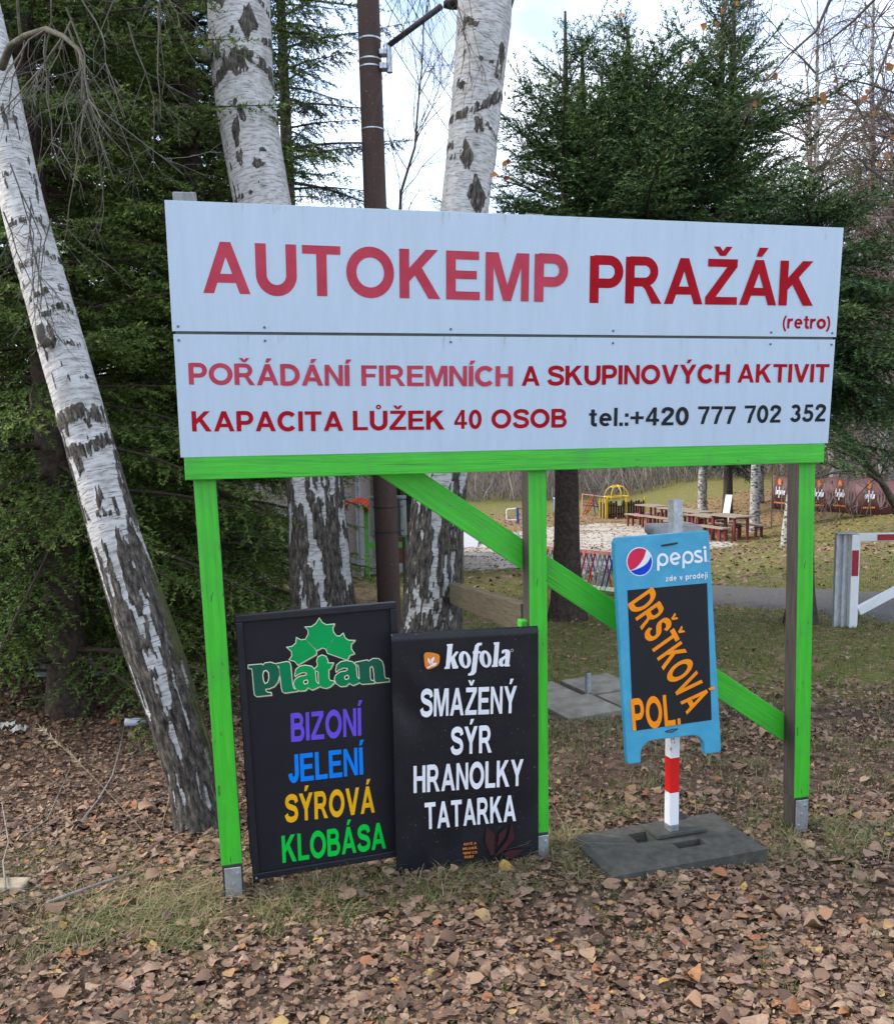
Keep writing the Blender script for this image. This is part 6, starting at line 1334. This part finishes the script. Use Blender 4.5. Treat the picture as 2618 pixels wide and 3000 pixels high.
V2, T2 = scatter(LEAFT, x[~nr], y[~nr], z[~nr], s_[~nr], rl_, .24, [.16, .14, .16, .12, .1, .1, .07, .07, .05, .03]); T = np.concatenate([T, T2 + len(V)]); V = np.concatenate([V, V2])
tag(link('leaf_litter', np_mesh('leaf_litter', V, T), LEAFM), 'brown fallen leaves covering the ground', 'leaves', None, 'stuff'); print('leaves', len(x), len(T))
FLAT = [(np.array([(-.5, 0, 0), (0, -.35, .12), (.5, 0, .05), (0, .35, .1)]), np.array([(0, 1, 2), (0, 2, 3)]))]
x, y = field(-1, 16, 13, 38, 34, rl_); s_ = rl_.uniform(.06, .11, len(x)); V, T = scatter(FLAT, x, y, gz(x, y) + .01 + .03 * (rl_.random(len(x))), s_, rl_, .35)
tag(link('far_leaf_litter', np_mesh('far_leaf_litter', V, T), LEAFM), 'fallen leaves scattered over the lawn and bank', 'leaves', None, 'stuff')
n_ = 52000; yy = 2.1 + rl_.random(n_) ** 1.1 * 3.4; xx = rl_.uniform(-.62, .64, n_) * yy; mm = clear(xx, yy); xx, yy = xx[mm], yy[mm]
V, T = scatter([(np.array([(-.5, -.1, 0), (.1, -.28, .06), (.5, .05, 0), (-.1, .3, .1)]), np.array([(0, 1, 2), (0, 2, 3)])), (np.array([(-1.3, -.05, 0), (1.3, -.04, .2), (1.2, .05, .2), (-1.2, .05, 0)]), np.array([(0, 1, 2), (0, 2, 3)]))], xx, yy, gz(xx, yy) + rl_.uniform(.004, .034, len(xx)), rl_.uniform(.006, .018, len(xx)), rl_, .5, [.8, .2])
tag(link('leaf_crumbs', np_mesh('leaf_crumbs', V, T), LEAFM), 'broken leaf crumbs and bits of twig', 'debris', None, 'stuff')
LEAFO = m_leaf('single_dry_leaf', 'object'); lms = []
for i, (tv, tt) in enumerate(LEAFN + [leafmesh(950, 'oak', .15), leafmesh(951, 'oak', .4)]):
    me = np_mesh('fallen_leaf', tv, tt); me.materials.append(LEAFO); lms.append(me)
cnt = 0
while cnt < 300:
    yy = rl_.uniform(2.42, 3.6) if cnt < 240 else rl_.uniform(3.6, 4.6); xx = rl_.uniform(-.56, .58) * yy + .02
    if not clear(np.array([xx]), np.array([yy]))[0]: continue
    b = BF.px(0, 0) if False else None
    q = np.array([xx, yy, 0]) - BO; sB = q @ BF.ex; nB = q @ BF.n
    if -.25 < nB < .03 and -.05 < sB < 2.7: continue
    o = bpy.data.objects.new('fallen_leaf', lms[rl_.integers(len(lms))]); COL.objects.link(o); s1 = float(np.clip(rl_.gamma(8, .0052), .025, .10))
    o.scale = (s1, s1, s1); o.location = (xx, yy, float(gz(xx, yy)) + .022 + rl_.uniform(0, .012)); o.rotation_euler = (rl_.normal(0, .17), rl_.normal(0, .17), rl_.uniform(0, 6.28))
    tag(o, 'dry fallen leaf lying on top of the leaf litter near the boards', 'leaf', 'single fallen leaves in the foreground'); cnt += 1

# ------------------------------------------------------------------ grass
def blades(x, y, z, h, w, lean, rg_, segs=2):
    n = len(x); a = rg_.uniform(0, 6.283, n); d = np.stack([np.cos(a), np.sin(a)], 1); sd = np.stack([-d[:, 1], d[:, 0]], 1); V = []
    for i in range(segs + 1):
        t = i / segs; off = lean * h * t ** 2; zz_ = z + h * t * (1 - .45 * np.clip(lean, 0, 1.6) * t * .8); ww = w * (1 - t) ** .8 / 2
        if i < segs:
            for s__ in (-1, 1): V.append(np.stack([x + d[:, 0] * off + sd[:, 0] * ww * s__, y + d[:, 1] * off + sd[:, 1] * ww * s__, zz_], 1))
        else: V.append(np.stack([x + d[:, 0] * off, y + d[:, 1] * off, zz_], 1))
    V = np.stack(V, 1); m = V.shape[1]; tri = []
    for i in range(segs - 1): tri += [(2 * i, 2 * i + 1, 2 * i + 3), (2 * i, 2 * i + 3, 2 * i + 2)]
    tri.append((2 * segs - 2, 2 * segs - 1, 2 * segs)); T = (np.array(tri)[None] + (np.arange(n) * m)[:, None, None]).reshape(-1, 3); return V.reshape(-1, 3), T, m
k = NT('grass_blades'); k.set(.6, .3); f = k.math('ADD', k.math('MULTIPLY', k.attr('var'), .8), k.math('MULTIPLY', k.n('ShaderNodeNewGeometry').outputs['Random Per Island'], .2))
k.color(k.ramp(f, [(.0, (.045, .085, .016)), (.3, (.085, .13, .028)), (.5, (.13, .14, .045)), (.7, (.23, .185, .09)), (1, (.34, .275, .16))])); GRM = k.m
rgr = np.random.default_rng(66); X_, Y_, H_, W_, L_, A_ = [], [], [], [], [], []
def tuft(cx, cy, n, rad, h, dry, lean=.9, w=.004):
    a = rgr.normal(0, rad, (n, 2)); X_.append(cx + a[:, 0]); Y_.append(cy + a[:, 1]); H_.append(h * rgr.uniform(.45, 1.25, n)); W_.append(np.full(n, w) * rgr.uniform(.7, 1.3, n)); L_.append(np.abs(rgr.normal(lean, .4, n))); A_.append(np.clip(rgr.normal(dry, .22, n), 0, 1))
def linepts(s0, s1, off): 
    s = rgr.uniform(s0, s1); return BF.pt(s, 0, off)
for i in range(300):                            # along the foot of the sign and boards
    p = linepts(-.55, 2.95, rgr.normal(.08, .13)); 
    if clear(p[:1], p[1:2])[0]: tuft(p[0], p[1], 34, .04, rgr.uniform(.04, .10), rgr.choice([.25, .5, .72, .8]), 1.3)
for i in range(14): p = linepts(-.35, .15, rgr.normal(.0, .12)); tuft(p[0], p[1], 40, .045, rgr.uniform(.07, .13), .72, 1.5)
for i in range(22): p = linepts(1.40, 1.68, rgr.normal(-.02, .10)); tuft(p[0], p[1], 40, .04, rgr.uniform(.07, .17), .72, 1.4) if clear(p[:1], p[1:2])[0] else None
for i in range(18): p = linepts(2.35, 2.8, rgr.normal(.0, .12)); tuft(p[0], p[1], 34, .035, rgr.uniform(.05, .11), .5, 1.1)
for i in range(90):                             # between the leaves in front
    yy = rgr.uniform(2.4, 3.5); tuft(rgr.uniform(-.6, .6) * yy, yy, 18, .022, rgr.uniform(.035, .08), .18, .6, .0035)
for i in range(150): tuft(rgr.uniform(-2.2, -.85), rgr.uniform(3.15, 3.8), 26, .07, rgr.uniform(.035, .08), rgr.choice([.5, .7, .8]), 1.7)
for i in range(180): yy = rgr.uniform(3.9, 5.6); tuft(rgr.uniform(-.1, .58 * yy), yy, 30, .06, rgr.uniform(.04, .10), rgr.choice([.3, .45, .65]), .9)
n = 70000; yy = 4.8 + (rgr.random(n) ** .85) * 9.5; xx = rgr.uniform(-.25, .62, n) * yy; m = clear(xx, yy) & (ns(xx, yy, .9, 12) > .40 - .12 * sm(6, 8, yy)); xx, yy = xx[m], yy[m]; n = len(xx)
on_path = np.zeros(n, bool)
X_.append(xx); Y_.append(yy); H_.append(rgr.uniform(.025, .06, n)); W_.append(np.full(n, .0055)); L_.append(np.abs(rgr.normal(.8, .4, n))); A_.append(np.clip(rgr.normal(.42, .2, n), 0, 1))
x, y, h, w, l, a = map(np.concatenate, (X_, Y_, H_, W_, L_, A_)); ok = clear(x, y)
for sp_ in (.106, 1.345, 2.552):
    q_ = BF.pt(sp_, 0, .05); ok &= ~((np.abs(x - q_[0]) < .06) & (np.abs(y - q_[1]) < .10) & (h > .035))
    ok &= ~((np.abs(x - q_[0]) < .06) & (y < q_[1]) & (y > q_[1] - .3) & (h > .07))
ok = ok; x, y, h, w, l, a = (q_[ok] for q_ in (x, y, h, w, l, a))
V, T, m = blades(x, y, gz(x, y) - .004, h, w, l, rgr)
tag(link('grass', np_mesh('grass', V, T, {'var': np.repeat(a, m)}), GRM), 'green and straw coloured grass between leaves', 'grass', None, 'stuff'); print('grass', len(x), len(T))
# ------------------------------------------------------------------ small things on the ground at the left
k = NT('grey_dead_stick'); k.set(.9, .15); k.color(k.ramp(k.noise(22, 5, .7, k.coord()), [(.3, (.13, .12, .11)), (.7, (.32, .30, .275))])); STK = k.m
tw_ = MB(); r = np.random.default_rng(91)
for i in range(340):
    yy = r.uniform(3.3, 7.5) if i < 230 else r.uniform(2.4, 4.5); xx = r.uniform(-.62, -.2) * yy if i < 230 else r.uniform(-.6, .62) * yy
    if not clear(np.array([xx]), np.array([yy]))[0]: continue
    L = r.uniform(.08, .35) if i < 230 else r.uniform(.05, .16); a = r.uniform(0, 6.28); z = float(gz(xx, yy)) + r.uniform(.012, .035)
    p = wander((xx, yy, z), (math.cos(a), math.sin(a), r.normal(0, .06)), L, 4, .12, 0, r); tw_.tube(p, list(np.linspace(.0026, .0012, 5)), 4, False)
tag(link('twig_litter', tw_.mesh('twig_litter'), TWIGL), 'thin dead twigs strewn over the leaves', 'twigs', None, 'stuff')
def stick(name, pts, r, label, lift=.02):
    q = []
    for u, v in pts: g_ = G(u, v); g_[2] += lift; q.append(g_)
    o = link(name, MB().tube(q, list(np.linspace(r, r * .55, len(q))), 8).mesh(name, q[0]), STK, None, q[0]); o.data.shade_smooth(); tag(o, label, 'stick'); return o
stick('stick', [(140, 2672), (225, 2640), (310, 2608), (395, 2582)], .0075, 'bare grey stick lying on leaves in front of the left post', .035)
stick('stick', [(230, 2440), (290, 2360), (330, 2290), (352, 2210), (365, 2140)], .006, 'thin forked branch lying across the leaves below the leaning birch', .03)
stick('stick', [(60, 2480), (140, 2420), (205, 2270)], .004, 'thin twig lying in the leaves at the left edge', .03); stick('stick', [(20, 2640), (12, 2560), (28, 2500), (8, 2380)], .004, 'upright thin twig standing at the lower left edge', .05)
def reed(u0, v0, u1, v1, label, plume):
    a = G(u0, v0); b = P(u1, v1, a[1] + .1); t = thing('dry_grass_stalk', a, label, 'grass stalk'); ctrl = a * .5 + b * .5 + np.array([0, 0, .04])
    pts = [a * (1 - s) ** 2 + ctrl * 2 * s * (1 - s) + b * s * s for s in np.linspace(0, 1, 10)]; ST = plain('straw', (.42, .33, .20), .8, .2, 0, .2, 30); part(t, 'stalk', MB().tube(pts, .0018, 5), ST)
    mb = MB(); r = np.random.default_rng(int(u0)); d = unit(b - pts[-3])
    for i in range(70):
        s = r.uniform(-plume, .02); p = b + d * s; q = unit(d * .8 + r.normal(0, .6, 3)); ln = r.uniform(.012, .03); sd = unit(np.cross(q, r.normal(0, 1, 3))) * .003; mb.add([p - sd, p + sd, p + q * ln + sd * .6, p + q * ln * 1.2], [(0, 1, 2, 3)])
    o = part(t, 'plume', mb, plain('pale_plume', (.55, .46, .31), .8, .2, 0, .2, 30)); o['kind'] = 'stuff'
reed(431, 2450, 128, 2140, 'long dry grass stalk with pale plume bent left below the leaning birch', .22); reed(505, 2420, 548, 2255, 'short dry grass plume at the foot of the leaning birch', .12); reed(470, 2440, 520, 2275, 'small pale grass plume just left of the birch foot', .10)
bt_ = G(386, 2130); bo_ = thing('plastic_bottle', bt_, 'white plastic bottle lying behind the leaning birch foot', 'bottle'); part(bo_, 'body', MB().tube([bt_ + [-.045, 0, .03], bt_ + [-.04, 0, .03], bt_ + [.05, .01, .03], bt_ + [.075, .012, .03]], [.012, .028, .028, .012], 14), plain('white_plastic', (.66, .68, .74), .4), smooth=True); part(bo_, 'cap', MB().tube([bt_ + [.075, .012, .03], bt_ + [.09, .014, .03]], .013, 12), plain('blue_cap', (.25, .3, .55), .4))
for u, v, lb_ in ((22, 2135, 'crumpled white paper scrap at the far left edge'), (58, 2148, 'crumpled white paper scrap right of the other scrap')):
    g_ = G(u, v); r = np.random.default_rng(u); A2, B2_ = np.meshgrid(np.linspace(-.05, .05, 7), np.linspace(-.04, .04, 6)); Vp = np.stack([A2.ravel() + r.normal(0, .004, 42), B2_.ravel() + r.normal(0, .004, 42), .03 + r.normal(0, .012, 42)], 1); I = (np.arange(5)[:, None] * 7 + np.arange(6)[None]).ravel()
    o = link('paper_scrap', np_mesh('paper_scrap', Vp, np.stack([I, I + 1, I + 8, I + 7], 1)), plain('dirty_paper', (.55, .56, .54), .9), None, g_); tag(o, lb_, 'paper')
ks = G(45, 2615); o = link('kerb_stone', MB().box((0, 0, 0), .32, .09, .07).mesh('kerb_stone'), plain('sandy_stone', (.32, .27, .19), .9, .15, 0, .3), None, ks + [-.12, .02, .0]); bev(o, .012); tag(o, 'sandy kerb stone sunk in grass at the lower left edge', 'stone')
pk = G(225, 1990); pl = thing('plank_pile', pk, 'low pile of weathered planks under the spruce at the left', 'planks')
for i, (dz, dy, dx, L) in enumerate(((.06, 0, 0, .62), (.12, .02, -.1, .55), (.18, .0, .02, .7), (.2, .14, .0, .66))): part(pl, 'plank', MB().box(pk + [dx, dy, dz], L, .13, .035), RAWTOP, .003)
for dx in (-.2, .2): part(pl, 'block', MB().box(pk + [dx, .05, .0], .12, .2, .09), STRUT)
ys0 = G(150, 2000); o = link('yellow_stake', MB().tube([(0, 0, -.05), (.01, 0, .36)], .008, 8).mesh('yellow_stake'), plain('bright_yellow', (.62, .56, .02), .5), None, ys0); tag(o, 'thin yellow stake standing beside the plank pile', 'stake')
print('total', round(time.time() - T0, 1), sum(len(m.polygons) for m in bpy.data.meshes))
